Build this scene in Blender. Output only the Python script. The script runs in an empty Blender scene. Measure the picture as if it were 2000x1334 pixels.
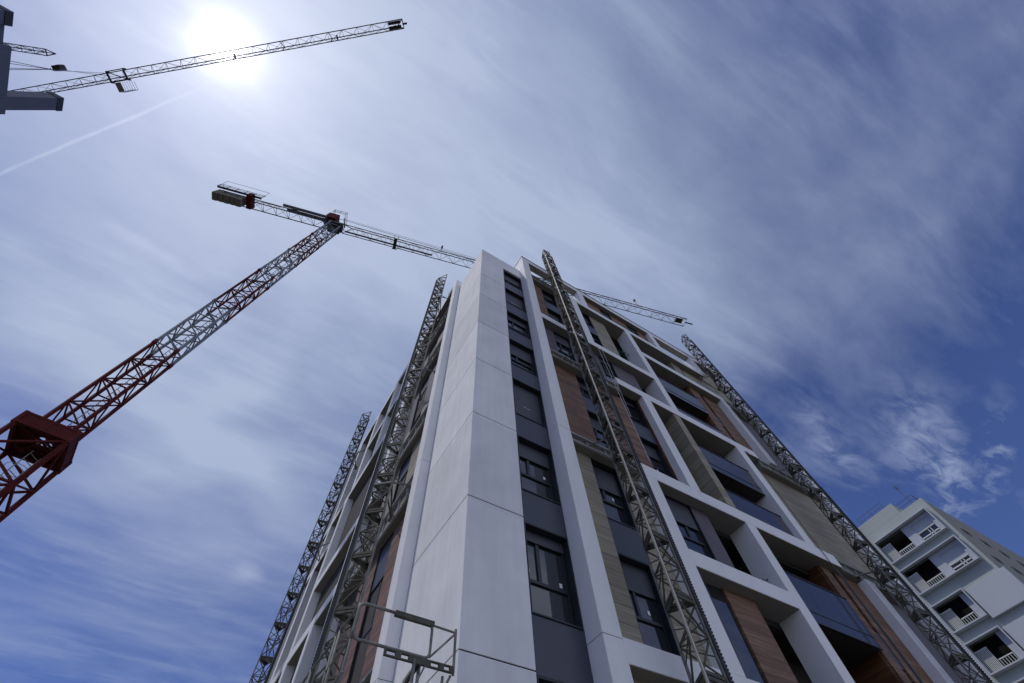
import bpy, math, random
from mathutils import Vector, Matrix
random.seed(7)
R = math.radians
scene = bpy.context.scene
col = scene.collection

# ------------------------------------------------------------------ camera
cam_d = bpy.data.cameras.new('camera'); cam = bpy.data.objects.new('camera', cam_d); col.objects.link(cam)
cam_d.sensor_width = 36.0; cam_d.lens = 15.547; cam_d.clip_start = 0.1; cam_d.clip_end = 6000
CAM = Vector((-3.3019, -6.6225, 1.6))
Mr = ((0.85115605, 0.44721865, 0.27482512), (-0.52310582, 0.76608188, 0.37346869), (-0.04351638, -0.46164276, 0.88599791))
right = Vector([Mr[i][0] for i in range(3)]); down = Vector([Mr[i][1] for i in range(3)]); fwd = Vector([Mr[i][2] for i in range(3)])
mw = Matrix(((right[0], -down[0], -fwd[0], CAM[0]), (right[1], -down[1], -fwd[1], CAM[1]), (right[2], -down[2], -fwd[2], CAM[2]), (0, 0, 0, 1)))
cam.matrix_world = mw
scene.camera = cam
scene.render.resolution_x = 1024; scene.render.resolution_y = 683

# ------------------------------------------------------------------ sun direction, world
SUN = Vector((-0.4214, 0.147, 0.8949)).normalized()
SUN_EL = math.asin(SUN.z); SUN_AZ = math.atan2(SUN.x, SUN.y)

world = bpy.data.worlds.new('World'); scene.world = world; world.use_nodes = True
nt = world.node_tree; nt.nodes.clear()
def N(t, **kw):
    n = nt.nodes.new(t)
    for k, v in kw.items(): setattr(n, k, v)
    return n
def L(a, b): nt.links.new(a, b)
def inp(node, i, v):
    if hasattr(v, 'links') or isinstance(v, bpy.types.NodeSocket): L(v, node.inputs[i])
    else: node.inputs[i].default_value = v
def mth(op, a, b=None, c=None, clamp=False):
    n = N('ShaderNodeMath', operation=op); n.use_clamp = clamp; inp(n, 0, a)
    if b is not None: inp(n, 1, b)
    if c is not None: inp(n, 2, c)
    return n.outputs[0]
def vmt(op, a, b=None, s=None):
    n = N('ShaderNodeVectorMath', operation=op); inp(n, 0, a)
    if b is not None: inp(n, 1, b)
    if s is not None: inp(n, 3, s)
    return n.outputs['Value'] if op in ('DOT_PRODUCT', 'LENGTH', 'DISTANCE') else n.outputs['Vector']
def rng(v, a, b, c=0.0, d=1.0, smooth=True):
    n = N('ShaderNodeMapRange'); n.interpolation_type = 'SMOOTHSTEP' if smooth else 'LINEAR'; n.clamp = True
    inp(n, 0, v); n.inputs[1].default_value = a; n.inputs[2].default_value = b; n.inputs[3].default_value = c; n.inputs[4].default_value = d
    return n.outputs[0]
def mixc(f, a, b):
    n = N('ShaderNodeMix', data_type='RGBA'); inp(n, 0, f); inp(n, 6, a); inp(n, 7, b); return n.outputs[2]

sky = N('ShaderNodeTexSky'); sky.sky_type = 'NISHITA'; sky.sun_disc = False
sky.sun_elevation = SUN_EL; sky.sun_rotation = SUN_AZ; sky.altitude = 200; sky.air_density = 1.0; sky.dust_density = 0.6; sky.ozone_density = 3.0
tc = N('ShaderNodeTexCoord'); D = vmt('NORMALIZE', tc.outputs['Generated'])
sep = N('ShaderNodeSeparateXYZ'); L(D, sep.inputs[0]); dz = mth('MAXIMUM', sep.outputs[2], 0.06)
U = mth('DIVIDE', sep.outputs[0], dz); V = mth('DIVIDE', sep.outputs[1], dz)
cmb = N('ShaderNodeCombineXYZ'); L(U, cmb.inputs[0]); L(V, cmb.inputs[1]); P = cmb.outputs[0]
def mapping(vec, loc=(0, 0, 0), rot=0.0, scl=(1, 1, 1)):
    n = N('ShaderNodeMapping'); L(vec, n.inputs[0]); n.inputs[1].default_value = loc; n.inputs[2].default_value = (0, 0, rot); n.inputs[3].default_value = scl
    return n.outputs[0]
def noise(vec, scale, detail=6, rough=0.55, dist=0.0):
    n = N('ShaderNodeTexNoise'); L(vec, n.inputs['Vector']); n.inputs['Scale'].default_value = scale; n.inputs['Detail'].default_value = detail
    n.inputs['Roughness'].default_value = rough; n.inputs['Distortion'].default_value = dist
    return n.outputs[0]
def blob(cx, cy, rx, ry, rot, amp, warp):
    # soft cloud bank laid on the cloud sheet overhead; centre and radii in units of the sheet's height
    v = mapping(warp, loc=(0, 0, 0)); v = vmt('SUBTRACT', v, (cx, cy, 0))
    n = N('ShaderNodeVectorRotate'); n.rotation_type = 'Z_AXIS'; L(v, n.inputs[0]); n.inputs['Angle'].default_value = -rot
    v = vmt('MULTIPLY', n.outputs[0], (1 / rx, 1 / ry, 0)); l = vmt('LENGTH', v)
    return mth('MULTIPLY', rng(l, 0.0, 1.6, 1.0, 0.0), amp)
wn = N('ShaderNodeTexNoise'); L(P, wn.inputs['Vector']); wn.inputs['Scale'].default_value = 1.3; wn.inputs['Detail'].default_value = 2
W = vmt('ADD', P, vmt('MULTIPLY', vmt('SUBTRACT', wn.outputs['Color'], (0.5, 0.5, 0.5)), (0.40, 0.40, 0)))
#BLOBS
BLOBS = [  # cx, cy, rx, ry, rot, amp
    (-0.45, 0.35, 1.05, 0.80, 0.5, 0.92), (0.15, 0.05, 0.65, 0.45, 0.0, 0.42), (0.55, -0.05, 0.55, 0.32, -0.3, 0.34),
    (-0.62, 1.00, 0.42, 0.34, 0.8, 0.40), (-0.28, 1.12, 0.30, 0.07, 0.35, 0.24), (-0.07, 1.23, 0.20, 0.10, 0.25, 0.26), (-0.1, 1.25, 0.40, 0.30, 0.2, 0.20), (-0.27, 0.92, 0.06, 0.24, 0.35, 0.26), (-0.42, 1.35, 0.12, 0.5, 0.9, 0.26), (-0.3, 1.9, 0.8, 0.9, 0.3, 0.34), (-0.03, 1.60, 0.05, 0.05, 0.0, 0.35),
    (1.3, 0.10, 0.6, 0.3, 0.0, 0.08), (-0.15, 1.45, 0.5, 0.6, 0.3, 0.12), (0.85, -0.35, 0.5, 0.2, 0.0, 0.08), (1.15, -0.30, 0.55, 0.35, 0.0, 0.20), (0.75, 0.25, 0.35, 0.2, 0.4, 0.22),
]
#ENDBLOBS
tot = None
for b in BLOBS:
    o = blob(*b, W); tot = o if tot is None else mth('ADD', tot, o)
W2 = vmt('ADD', P, vmt('MULTIPLY', vmt('SUBTRACT', wn.outputs['Color'], (0.5, 0.5, 0.5)), (0.12, 0.12, 0)))
wz = N('ShaderNodeTexNoise'); L(mapping(P, rot=R(20), scl=(1.0, 2.6, 1)), wz.inputs['Vector']); wz.inputs['Scale'].default_value = 6.0; wz.inputs['Detail'].default_value = 8; wz.inputs['Roughness'].default_value = 0.62; wz.inputs['Distortion'].default_value = 0.9
tuft = rng(wz.outputs[0], 0.34, 0.72, 0.0, 1.0)
wisp = None
for b in [(1.60, 0.09, 0.28, 0.10, 0.35, 0.62), (1.83, 0.00, 0.24, 0.05, 0.6, 0.62), (1.95, 0.22, 0.30, 0.09, 0.5, 0.6), (1.35, 0.22, 0.25, 0.06, 0.2, 0.45)]:
    o = blob(*b, W2); wisp = o if wisp is None else mth('ADD', wisp, o)
wisp = mth('MULTIPLY', wisp, tuft); tot = mth('ADD', tot, wisp)
fib = mapping(W, rot=R(62), scl=(1.0, 2.0, 1))
n1 = noise(fib, 1.1, 6, 0.52, 0.0)
n2 = noise(mapping(W, loc=(3, 1, 0), rot=R(20), scl=(1.0, 1.7, 1)), 2.6, 7, 0.55, 0.15)
n3 = noise(mapping(P, loc=(9, 4, 0), rot=R(75), scl=(1.0, 3.0, 1)), 5.0, 6, 0.6, 0.0)
nn = mth('ADD', mth('MULTIPLY', n1, 0.55), mth('ADD', mth('MULTIPLY', n2, 0.33), mth('MULTIPLY', n3, 0.12)))
detail = mth('MULTIPLY', mth('SUBTRACT', nn, 0.5), 1.75)
cir = noise(mapping(W2, loc=(2, 5, 0), rot=R(28), scl=(1.0, 5.5, 1)), 2.6, 9, 0.60, 0.25)
cir2 = noise(mapping(W2, loc=(7, 1, 0), rot=R(-15), scl=(1.0, 2.0, 1)), 1.2, 3, 0.5)
veil = mth('MULTIPLY', mth('MULTIPLY', rng(cir, 0.42, 0.72, 0.0, 1.0), rng(cir2, 0.38, 0.62, 0.25, 1.0)), 0.17)
detail = mth('ADD', detail, veil)
dens = mth('ADD', tot if tot is not None else 0.45, detail)
south = rng(mth('MULTIPLY', sep.outputs[1], -1.0), 0.30, 0.85, 0.0, 0.75)  # extra cloud cover out of view, added to brighten the front face
dens = mth('ADD', dens, south)
dens = rng(dens, 0.06, 1.15, 0.0, 0.95, smooth=False)
# contrails and streaks: thin lines on the same sheet
def streak(ax, ay, bx, by, w, amp):
    a = Vector((ax, ay)); b = Vector((bx, by)); d = (b - a); ln = d.length; ang = math.atan2(d.y, d.x)
    v = vmt('SUBTRACT', P, (ax, ay, 0)); n = N('ShaderNodeVectorRotate'); n.rotation_type = 'Z_AXIS'; L(v, n.inputs[0]); n.inputs['Angle'].default_value = -ang
    s = N('ShaderNodeSeparateXYZ'); L(n.outputs[0], s.inputs[0])
    wob = mth('MULTIPLY', mth('SUBTRACT', noise(P, 9.0, 4, 0.6), 0.5), w * 1.6)
    ac = rng(mth('ABSOLUTE', mth('ADD', s.outputs[1], wob)), 0.0, w, 1.0, 0.0)
    al = mth('MULTIPLY', rng(s.outputs[0], -0.02, 0.08, 0, 1), rng(s.outputs[0], ln - 0.15, ln, 1, 0))
    br = rng(noise(P, 14.0, 3, 0.6), 0.25, 0.6, 0.5, 1.0)
    return mth('MULTIPLY', mth('MULTIPLY', ac, al), mth('MULTIPLY', br, amp))
#STREAKS
STREAKS = [(-0.83, 0.665, -0.47, 0.23, 0.005, 0.10), (-0.70, 0.995, -0.64, 0.93, 0.004, 0.06), (-0.62, 0.62, -0.33, 0.64, 0.03, 0.06)]
#ENDSTREAKS
stk = None
for s in STREAKS:
    o = streak(*s); stk = o if stk is None else mth('ADD', stk, o)
dens = mth('MINIMUM', dens, 0.97)
dot = mth('MAXIMUM', vmt('DOT_PRODUCT', D, tuple(SUN)), 0.0)
# ice cloud scatters strongly forward: bright round the sun, pale elsewhere
ph = mth('ADD', mth('ADD', mth('MULTIPLY', mth('POWER', dot, 3500.0), 3.0), mth('MULTIPLY', mth('POWER', dot, 800.0), 0.72)),
     mth('ADD', mth('MULTIPLY', mth('POWER', dot, 60.0), 0.32), mth('MULTIPLY', mth('POWER', dot, 7.0), 0.15)))
cs0 = N('ShaderNodeVectorMath', operation='SCALE'); cs0.inputs[0].default_value = (0.96, 0.94, 0.94); L(ph, cs0.inputs[3])
cs = N('ShaderNodeVectorMath', operation='ADD'); L(cs0.outputs[0], cs.inputs[0]); cs.inputs[1].default_value = (0.40, 0.475, 0.655)
# unseen bright cloud bank added behind the camera as fill for the front walls
cloud_fill = rng(mth('MULTIPLY', sep.outputs[1], -1.0), 0.35, 0.85, 0.0, 0.62)
fls = N('ShaderNodeVectorMath', operation='SCALE'); fls.inputs[0].default_value = (1.0, 0.98, 1.0); L(cloud_fill, fls.inputs[3])
csb = N('ShaderNodeVectorMath', operation='ADD'); L(cs.outputs[0], csb.inputs[0]); L(fls.outputs[0], csb.inputs[1]); cs = csb
SKY_STRENGTH = 0.10
tint = N('ShaderNodeVectorMath', operation='MULTIPLY'); L(sky.outputs[0], tint.inputs[0]); tint.inputs[1].default_value = (0.53, 0.57, 0.88)
skyc = tint.outputs[0]
cloudc = N('ShaderNodeVectorMath', operation='SCALE'); L(cs.outputs[0], cloudc.inputs[0]); cloudc.inputs[3].default_value = 1.0 / SKY_STRENGTH
ss = N('ShaderNodeVectorMath', operation='SCALE'); ss.inputs[0].default_value = (1.0, 0.98, 0.92); L(mth('MULTIPLY', stk, 1.0 / SKY_STRENGTH), ss.inputs[3])
fa = N('ShaderNodeVectorMath', operation='ADD'); L(mixc(dens, skyc, cloudc.outputs[0]), fa.inputs[0]); L(ss.outputs[0], fa.inputs[1]); final = fa.outputs[0]
bg = N('ShaderNodeBackground'); L(final, bg.inputs[0]); bg.inputs[1].default_value = SKY_STRENGTH
wo = N('ShaderNodeOutputWorld'); L(bg.outputs[0], wo.inputs[0])

sd = bpy.data.lights.new('sun', 'SUN'); sd.energy = 2.0; sd.angle = R(0.6); sd.color = (1.0, 0.95, 0.88)
so = bpy.data.objects.new('sun', sd); col.objects.link(so); so.rotation_euler = SUN.to_track_quat('Z', 'Y').to_euler(); so.location = (0, 0, 100)
scene.view_settings.view_transform = 'Standard'; scene.view_settings.look = 'None'; scene.view_settings.exposure = 0.0; scene.view_settings.gamma = 1.0

# ------------------------------------------------------------------ mesh helpers
class MB:
    def __init__(s): s.v = []; s.f = []
    def box(s, x0, x1, y0, y1, z0, z1):
        if x1 < x0: x0, x1 = x1, x0
        if y1 < y0: y0, y1 = y1, y0
        if z1 < z0: z0, z1 = z1, z0
        i = len(s.v)
        s.v += [(x0, y0, z0), (x1, y0, z0), (x1, y1, z0), (x0, y1, z0), (x0, y0, z1), (x1, y0, z1), (x1, y1, z1), (x0, y1, z1)]
        s.f += [(i, i+3, i+2, i+1), (i+4, i+5, i+6, i+7), (i, i+1, i+5, i+4), (i+1, i+2, i+6, i+5), (i+2, i+3, i+7, i+6), (i+3, i, i+4, i+7)]
        return s
    def bar(s, p, q, w, h=None, up=(0, 0, 1)):
        p = Vector(p); q = Vector(q); h = w if h is None else h
        d = (q - p)
        if d.length < 1e-6: return s
        d.normalize(); u = Vector(up)
        if abs(d.dot(u)) > 0.98: u = Vector((1, 0, 0))
        a = d.cross(u).normalized() * (w / 2); b = a.normalized().cross(d).normalized() * (h / 2)
        i = len(s.v)
        for e in (p, q): s.v += [tuple(e - a - b), tuple(e + a - b), tuple(e + a + b), tuple(e - a + b)]
        s.f += [(i, i+3, i+2, i+1), (i+4, i+5, i+6, i+7), (i, i+1, i+5, i+4), (i+1, i+2, i+6, i+5), (i+2, i+3, i+7, i+6), (i+3, i, i+4, i+7)]
        return s
    def tube(s, pts, r, n=8, caps=True):
        pts = [Vector(p) for p in pts]; rings = []
        pa = None
        for k, p in enumerate(pts):
            t = (pts[min(k+1, len(pts)-1)] - pts[max(k-1, 0)]).normalized()
            if pa is None:
                u = Vector((0, 0, 1)) if abs(t.z) < 0.9 else Vector((1, 0, 0)); a = t.cross(u).normalized()
            else: a = (pa - t * pa.dot(t)).normalized()
            pa = a; b = t.cross(a); i = len(s.v)
            for j in range(n):
                th = 2 * math.pi * j / n; s.v.append(tuple(p + a * (r * math.cos(th)) + b * (r * math.sin(th))))
            rings.append(i)
        for k in range(len(rings) - 1):
            i, m = rings[k], rings[k+1]
            for j in range(n): s.f.append((i + j, i + (j+1) % n, m + (j+1) % n, m + j))
        if caps:
            s.f.append(tuple(rings[0] + j for j in reversed(range(n)))); s.f.append(tuple(rings[-1] + j for j in range(n)))
        return s
    def poly(s, pts, thick):
        # flat polygon extruded along a vector
        i = len(s.v); n = len(pts); t = Vector(thick)
        s.v += [tuple(p) for p in pts] + [tuple(Vector(p) + t) for p in pts]
        s.f += [tuple(i + j for j in range(n)), tuple(i + n + j for j in reversed(range(n)))]
        for j in range(n): s.f.append((i + j, i + n + j, i + n + (j+1) % n, i + (j+1) % n))
        return s
    def build(s, name, m, parent=None, bevel=0.0, smooth=False, origin=None):
        me = bpy.data.meshes.new(name)
        off = Vector((0, 0, 0))
        if parent is not None:
            p = parent
            while p is not None: off = off + Vector(p.location); p = p.parent
        loc = Vector(origin) - off if origin is not None else Vector((0, 0, 0))
        tot = off + loc
        me.from_pydata([(a - tot.x, b - tot.y, c - tot.z) for a, b, c in s.v], [], s.f); me.update()
        o = bpy.data.objects.new(name, me); col.objects.link(o); o.location = loc
        if parent is not None: o.parent = parent
        if m is not None: me.materials.append(m)
        if smooth:
            for p in me.polygons: p.use_smooth = True
        if bevel > 0:
            b = o.modifiers.new('bevel', 'BEVEL'); b.width = bevel; b.segments = 2; b.limit_method = 'ANGLE'; b.angle_limit = R(40)
        return o

def tag(o, label=None, cat=None, group=None, kind=None):
    if label: o['label'] = label
    if cat: o['category'] = cat
    if group: o['group'] = group
    if kind: o['kind'] = kind
    return o
def thing(name, loc, label, cat, group=None):
    o = bpy.data.objects.new(name, None); col.objects.link(o); o.location = loc; o.empty_display_size = 0.3
    return tag(o, label, cat, group)
class Face:
    # wall-aligned boxes: u along the wall, z up, d outwards from the plane
    def __init__(s, kind, base=0.0): s.k = kind; s.b = base
    def box(s, mb, u0, u1, z0, z1, d0, d1):
        if s.k == 'front': mb.box(u0, u1, s.b - d1, s.b - d0, z0, z1)
        else: mb.box(s.b - d1, s.b - d0, u0, u1, z0, z1)
        return mb
    def pt(s, u, z, d):
        return (u, s.b - d, z) if s.k == 'front' else (s.b - d, u, z)
FR = Face('front'); LF = Face('left')

# ------------------------------------------------------------------ materials
MATS = {}
def mat(name, base, rough=0.6, metal=0.0, spec=0.5, var=0.0, vscale=3.0, bump=0.0, bscale=40.0, streaks=0.0, coat=0.0, lots=0.0):
    m = bpy.data.materials.new(name); m.use_nodes = True; t = m.node_tree; b = t.nodes['Principled BSDF']
    b.inputs['Roughness'].default_value = rough; b.inputs['Metallic'].default_value = metal
    b.inputs['Specular IOR Level'].default_value = spec; b.inputs['Coat Weight'].default_value = coat
    c = (base[0], base[1], base[2], 1); b.inputs['Base Color'].default_value = c
    tcn = t.nodes.new('ShaderNodeTexCoord')
    if var > 0 or streaks > 0:
        n = t.nodes.new('ShaderNodeTexNoise'); n.inputs['Scale'].default_value = vscale; n.inputs['Detail'].default_value = 6; n.inputs['Roughness'].default_value = 0.6
        t.links.new(tcn.outputs['Object'], n.inputs['Vector'])
        mr = t.nodes.new('ShaderNodeMapRange'); mr.inputs[1].default_value = 0.3; mr.inputs[2].default_value = 0.7; mr.inputs[3].default_value = 1 - var; mr.inputs[4].default_value = 1 + var * 0.6
        t.links.new(n.outputs[0], mr.inputs[0]); fac = mr.outputs[0]
        if streaks > 0:
            mp = t.nodes.new('ShaderNodeMapping'); mp.inputs[3].default_value = (5, 5, 0.25); t.links.new(tcn.outputs['Object'], mp.inputs[0])
            n2 = t.nodes.new('ShaderNodeTexNoise'); n2.inputs['Scale'].default_value = 1.0; n2.inputs['Detail'].default_value = 5; t.links.new(mp.outputs[0], n2.inputs['Vector'])
            m2 = t.nodes.new('ShaderNodeMapRange'); m2.inputs[1].default_value = 0.35; m2.inputs[2].default_value = 0.7; m2.inputs[3].default_value = 1; m2.inputs[4].default_value = 1 - streaks
            t.links.new(n2.outputs[0], m2.inputs[0]); mm = t.nodes.new('ShaderNodeMath'); mm.operation = 'MULTIPLY'; t.links.new(fac, mm.inputs[0]); t.links.new(m2.outputs[0], mm.inputs[1]); fac = mm.outputs[0]
        if lots > 0:
            # panels come from different casts: each storey has its own tone
            sz = t.nodes.new('ShaderNodeSeparateXYZ'); t.links.new(tcn.outputs['Object'], sz.inputs[0])
            f1 = t.nodes.new('ShaderNodeMath'); f1.operation = 'MULTIPLY_ADD'; t.links.new(sz.outputs[2], f1.inputs[0]); f1.inputs[1].default_value = 1 / 3.013; f1.inputs[2].default_value = -5.5 / 3.013 + .01
            f2 = t.nodes.new('ShaderNodeMath'); f2.operation = 'FLOOR'; t.links.new(f1.outputs[0], f2.inputs[0])
            wn_ = t.nodes.new('ShaderNodeTexWhiteNoise'); wn_.noise_dimensions = '1D'; t.links.new(f2.outputs[0], wn_.inputs['W'])
            mr2 = t.nodes.new('ShaderNodeMapRange'); mr2.inputs[3].default_value = 1 - lots; mr2.inputs[4].default_value = 1 + lots * .5; t.links.new(wn_.outputs['Value'], mr2.inputs[0])
            mm2 = t.nodes.new('ShaderNodeMath'); mm2.operation = 'MULTIPLY'; t.links.new(fac, mm2.inputs[0]); t.links.new(mr2.outputs[0], mm2.inputs[1]); fac = mm2.outputs[0]
        vs = t.nodes.new('ShaderNodeVectorMath'); vs.operation = 'SCALE'; vs.inputs[0].default_value = base[:3]; t.links.new(fac, vs.inputs[3]); t.links.new(vs.outputs[0], b.inputs['Base Color'])
    if bump > 0:
        n = t.nodes.new('ShaderNodeTexNoise'); n.inputs['Scale'].default_value = bscale; n.inputs['Detail'].default_value = 4; t.links.new(tcn.outputs['Object'], n.inputs['Vector'])
        bp = t.nodes.new('ShaderNodeBump'); bp.inputs['Strength'].default_value = bump; bp.inputs['Distance'].default_value = 0.02; t.links.new(n.outputs[0], bp.inputs['Height']); t.links.new(bp.outputs[0], b.inputs['Normal'])
    MATS[name] = m; return m
def planks(name, c1, c2, c3, axis='x', row=0.2, width=2.4, rough=0.6, gap=0.004):
    # horizontal boards; every board gets its own tone and its own grain
    m = bpy.data.materials.new(name); m.use_nodes = True; t = m.node_tree; b = t.nodes['Principled BSDF']; b.inputs['Roughness'].default_value = rough
    b.inputs['Specular IOR Level'].default_value = 0.35
    lk = t.links.new; nn = t.nodes.new
    tcn = nn('ShaderNodeTexCoord'); sp = nn('ShaderNodeSeparateXYZ'); lk(tcn.outputs['Object'], sp.inputs[0])
    ad = nn('ShaderNodeMath'); ad.operation = 'ADD'; lk(sp.outputs[0], ad.inputs[0]); lk(sp.outputs[1], ad.inputs[1])
    cb = nn('ShaderNodeCombineXYZ'); lk(ad.outputs[0], cb.inputs[0]); lk(sp.outputs[2], cb.inputs[1])
    br = nn('ShaderNodeTexBrick'); lk(cb.outputs[0], br.inputs['Vector']); br.inputs['Scale'].default_value = 1.0
    br.inputs['Brick Width'].default_value = width; br.inputs['Row Height'].default_value = row; br.inputs['Mortar Size'].default_value = gap; br.inputs['Mortar Smooth'].default_value = 0.1
    br.offset = 0.37; br.offset_frequency = 2; br.inputs['Color1'].default_value = (0, 0, 0, 1); br.inputs['Color2'].default_value = (1, 1, 1, 1); br.inputs['Mortar'].default_value = (0.5, 0.5, 0.5, 1); br.inputs['Bias'].default_value = 0
    mp = nn('ShaderNodeMapping'); mp.inputs[3].default_value = (0.9, 26, 1); lk(cb.outputs[0], mp.inputs[0])
    vo = nn('ShaderNodeVectorMath'); vo.operation = 'ADD'; lk(mp.outputs[0], vo.inputs[0])
    sc = nn('ShaderNodeVectorMath'); sc.operation = 'SCALE'; lk(br.outputs['Color'], sc.inputs[0]); sc.inputs[3].default_value = 37.0; lk(sc.outputs[0], vo.inputs[1])
    gn = nn('ShaderNodeTexNoise'); gn.inputs['Scale'].default_value = 1.0; gn.inputs['Detail'].default_value = 7; gn.inputs['Roughness'].default_value = 0.62; gn.inputs['Distortion'].default_value = 0.8; lk(vo.outputs[0], gn.inputs['Vector'])
    mx = nn('ShaderNodeMath'); mx.operation = 'MULTIPLY_ADD'; lk(gn.outputs[0], mx.inputs[0]); mx.inputs[1].default_value = 1.40
    m3 = nn('ShaderNodeMath'); m3.operation = 'MULTIPLY_ADD'; lk(br.outputs['Color'], m3.inputs[0]); m3.inputs[1].default_value = 0.30; m3.inputs[2].default_value = -0.33; lk(m3.outputs[0], mx.inputs[2])
    cr = nn('ShaderNodeValToRGB'); cr.color_ramp.elements[0].position = 0.1; cr.color_ramp.elements[0].color = (*c1, 1); cr.color_ramp.elements[1].position = 0.9; cr.color_ramp.elements[1].color = (*c3, 1)
    e = cr.color_ramp.elements.new(0.5); e.color = (*c2, 1); lk(mx.outputs[0], cr.inputs[0])
    mc = nn('ShaderNodeMix'); mc.data_type = 'RGBA'; lk(br.outputs['Fac'], mc.inputs[0]); lk(cr.outputs[0], mc.inputs[6]); mc.inputs[7].default_value = (c1[0] * .3, c1[1] * .3, c1[2] * .3, 1)
    lk(mc.outputs[2], b.inputs['Base Color'])
    bp = nn('ShaderNodeBump'); bp.inputs['Strength'].default_value = 0.5; bp.inputs['Distance'].default_value = 0.01; iv = nn('ShaderNodeMath'); iv.operation = 'SUBTRACT'; iv.inputs[0].default_value = 1.0; lk(br.outputs['Fac'], iv.inputs[1]); lk(iv.outputs[0], bp.inputs['Height']); lk(bp.outputs[0], b.inputs['Normal'])
    MATS[name] = m; return m
M_WHITE = mat('white_render', (0.79, 0.79, 0.80), 0.85, var=0.10, vscale=0.8, bump=0.12, bscale=60, streaks=0.07, spec=0.25, lots=0.07)
M_WHITE2 = mat('white_frame_render', (0.80, 0.80, 0.81), 0.8, var=0.05, vscale=1.2, bump=0.08, bscale=60, streaks=0.04, spec=0.25)
M_JOINT = mat('joint_black', (0.02, 0.02, 0.022), 0.9)
M_RAW = mat('unclad_slab_edge', (0.21, 0.20, 0.175), 0.9, var=0.22, vscale=2.5, bump=0.3, bscale=25)
M_SOFFIT_SHADE = mat('taupe_soffit_shade', (0.25, 0.235, 0.205), 0.9, var=0.06, vscale=1.5)  # taupe stands in for the shade on undersides of beams and slabs
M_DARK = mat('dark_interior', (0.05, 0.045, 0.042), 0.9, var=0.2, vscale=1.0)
M_BROWN = planks('brown_boards', (0.072, 0.039, 0.023), (0.180, 0.100, 0.060), (0.305, 0.188, 0.128))
M_STONE = planks('pale_boards', (0.160, 0.138, 0.098), (0.290, 0.256, 0.188), (0.420, 0.378, 0.290), row=.40, width=4.0, gap=.006)
M_ORANGE = planks('orange_boards', (0.06, 0.022, 0.009), (0.13, 0.052, 0.022), (0.21, 0.090, 0.040))
M_PURPLE = mat('plum_grey_panel', (0.105, 0.085, 0.100), 0.55, var=0.12, vscale=2.0)
M_SPAN = mat('anthracite_spandrel', (0.045, 0.052, 0.075), 0.42, var=0.08, vscale=2.0, spec=0.5)
M_FRAME = mat('anthracite_window_frame', (0.018, 0.021, 0.028), 0.45)
M_SHUT = mat('roller_shutter_grey', (0.055, 0.060, 0.078), 0.5, var=0.06)
M_GLASS = mat('window_glass', (0.022, 0.024, 0.030), 0.03, spec=0.9, coat=0.6)
M_BGLASS = mat('balustrade_glass', (0.060, 0.062, 0.080), 0.10, spec=0.5)
M_STICK = mat('white_sticker', (0.8, 0.8, 0.82), 0.6)
M_GALV = mat('galvanised_steel', (0.20, 0.198, 0.185), 0.72, metal=0.1, spec=0.3, var=0.3, vscale=8.0)
M_GALVD = mat('dirty_steel', (0.10, 0.097, 0.08), 0.78, metal=0.0, spec=0.25, var=0.35, vscale=6.0)
M_RACK = mat('greased_rack', (0.03, 0.03, 0.032), 0.6, var=0.3, vscale=12)
M_PIPE = mat('bright_pipe', (0.45, 0.45, 0.44), 0.5, metal=0.1)
M_RED = mat('red_crane_paint', (0.098, 0.012, 0.012), 0.75, spec=0.2, var=0.25, vscale=3.0)
M_GREY = mat('pale_crane_paint', (0.24, 0.265, 0.30), 0.8, spec=0.15, var=0.3, vscale=3.0)
M_BLK = mat('dark_crane_steel', (0.035, 0.035, 0.030), 0.6, var=0.3, vscale=3.0)
M_OLIVE = mat('olive_crane_steel', (0.085, 0.092, 0.060), 0.6, var=0.3, vscale=3.0)
M_CONC = mat('concrete_block', (0.22, 0.20, 0.165), 0.9, var=0.2, vscale=2.0, bump=0.3, bscale=10)
M_ROPE = mat('steel_rope', (0.06, 0.06, 0.065), 0.6)
M_TOWER = mat('dark_render_tower', (0.150, 0.158, 0.200), 0.85, var=0.08, vscale=0.4, streaks=0.06)
M_COPING = mat('dark_coping', (0.02, 0.022, 0.028), 0.5)
M_CREAM = mat('pale_green_render', (0.37, 0.41, 0.395), 0.85, var=0.06, vscale=0.5, streaks=0.05)
M_CREAM2 = mat('pale_blue_render', (0.42, 0.455, 0.495), 0.8, var=0.04, vscale=0.5)
M_CREAMD = mat('grey_brick_side', (0.27, 0.275, 0.25), 0.9, var=0.15, vscale=2.0, streaks=0.1)
M_RAIL = mat('white_rail', (0.62, 0.64, 0.62), 0.5)
M_GREEN = mat('green_netting', (0.02, 0.10, 0.075), 0.8, var=0.4, vscale=9)
M_GROUND = mat('dusty_asphalt_yard', (0.085, 0.08, 0.072), 0.95, var=0.2, vscale=0.3, bump=0.3, bscale=30)
M_PAVE = mat('paving', (0.30, 0.29, 0.27), 0.9, var=0.15, vscale=0.8)
M_STUCCO = mat('rough_brown_render', (0.17, 0.155, 0.13), 0.95, var=0.4, vscale=2.5)
M_PAINTED = mat('paint_spattered_pole', (0.40, 0.40, 0.40), 0.7, var=0.8, vscale=18)

# ------------------------------------------------------------------ ground
g = MB(); g.v += [(-1500, -1500, 0), (1500, -1500, 0), (1500, 1500, 0), (-1500, 1500, 0)]; g.f.append((0, 1, 2, 3))
tag(g.build('ground', M_GROUND), kind='structure')
g = MB(); g.box(-4.5, 26, -4.2, 0.0, 0.0, 0.13).box(-4.5, -0.35, 0.0, 24, 0.0, 0.13); tag(g.build('pavement', M_PAVE, bevel=0.01), kind='structure')

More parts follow.
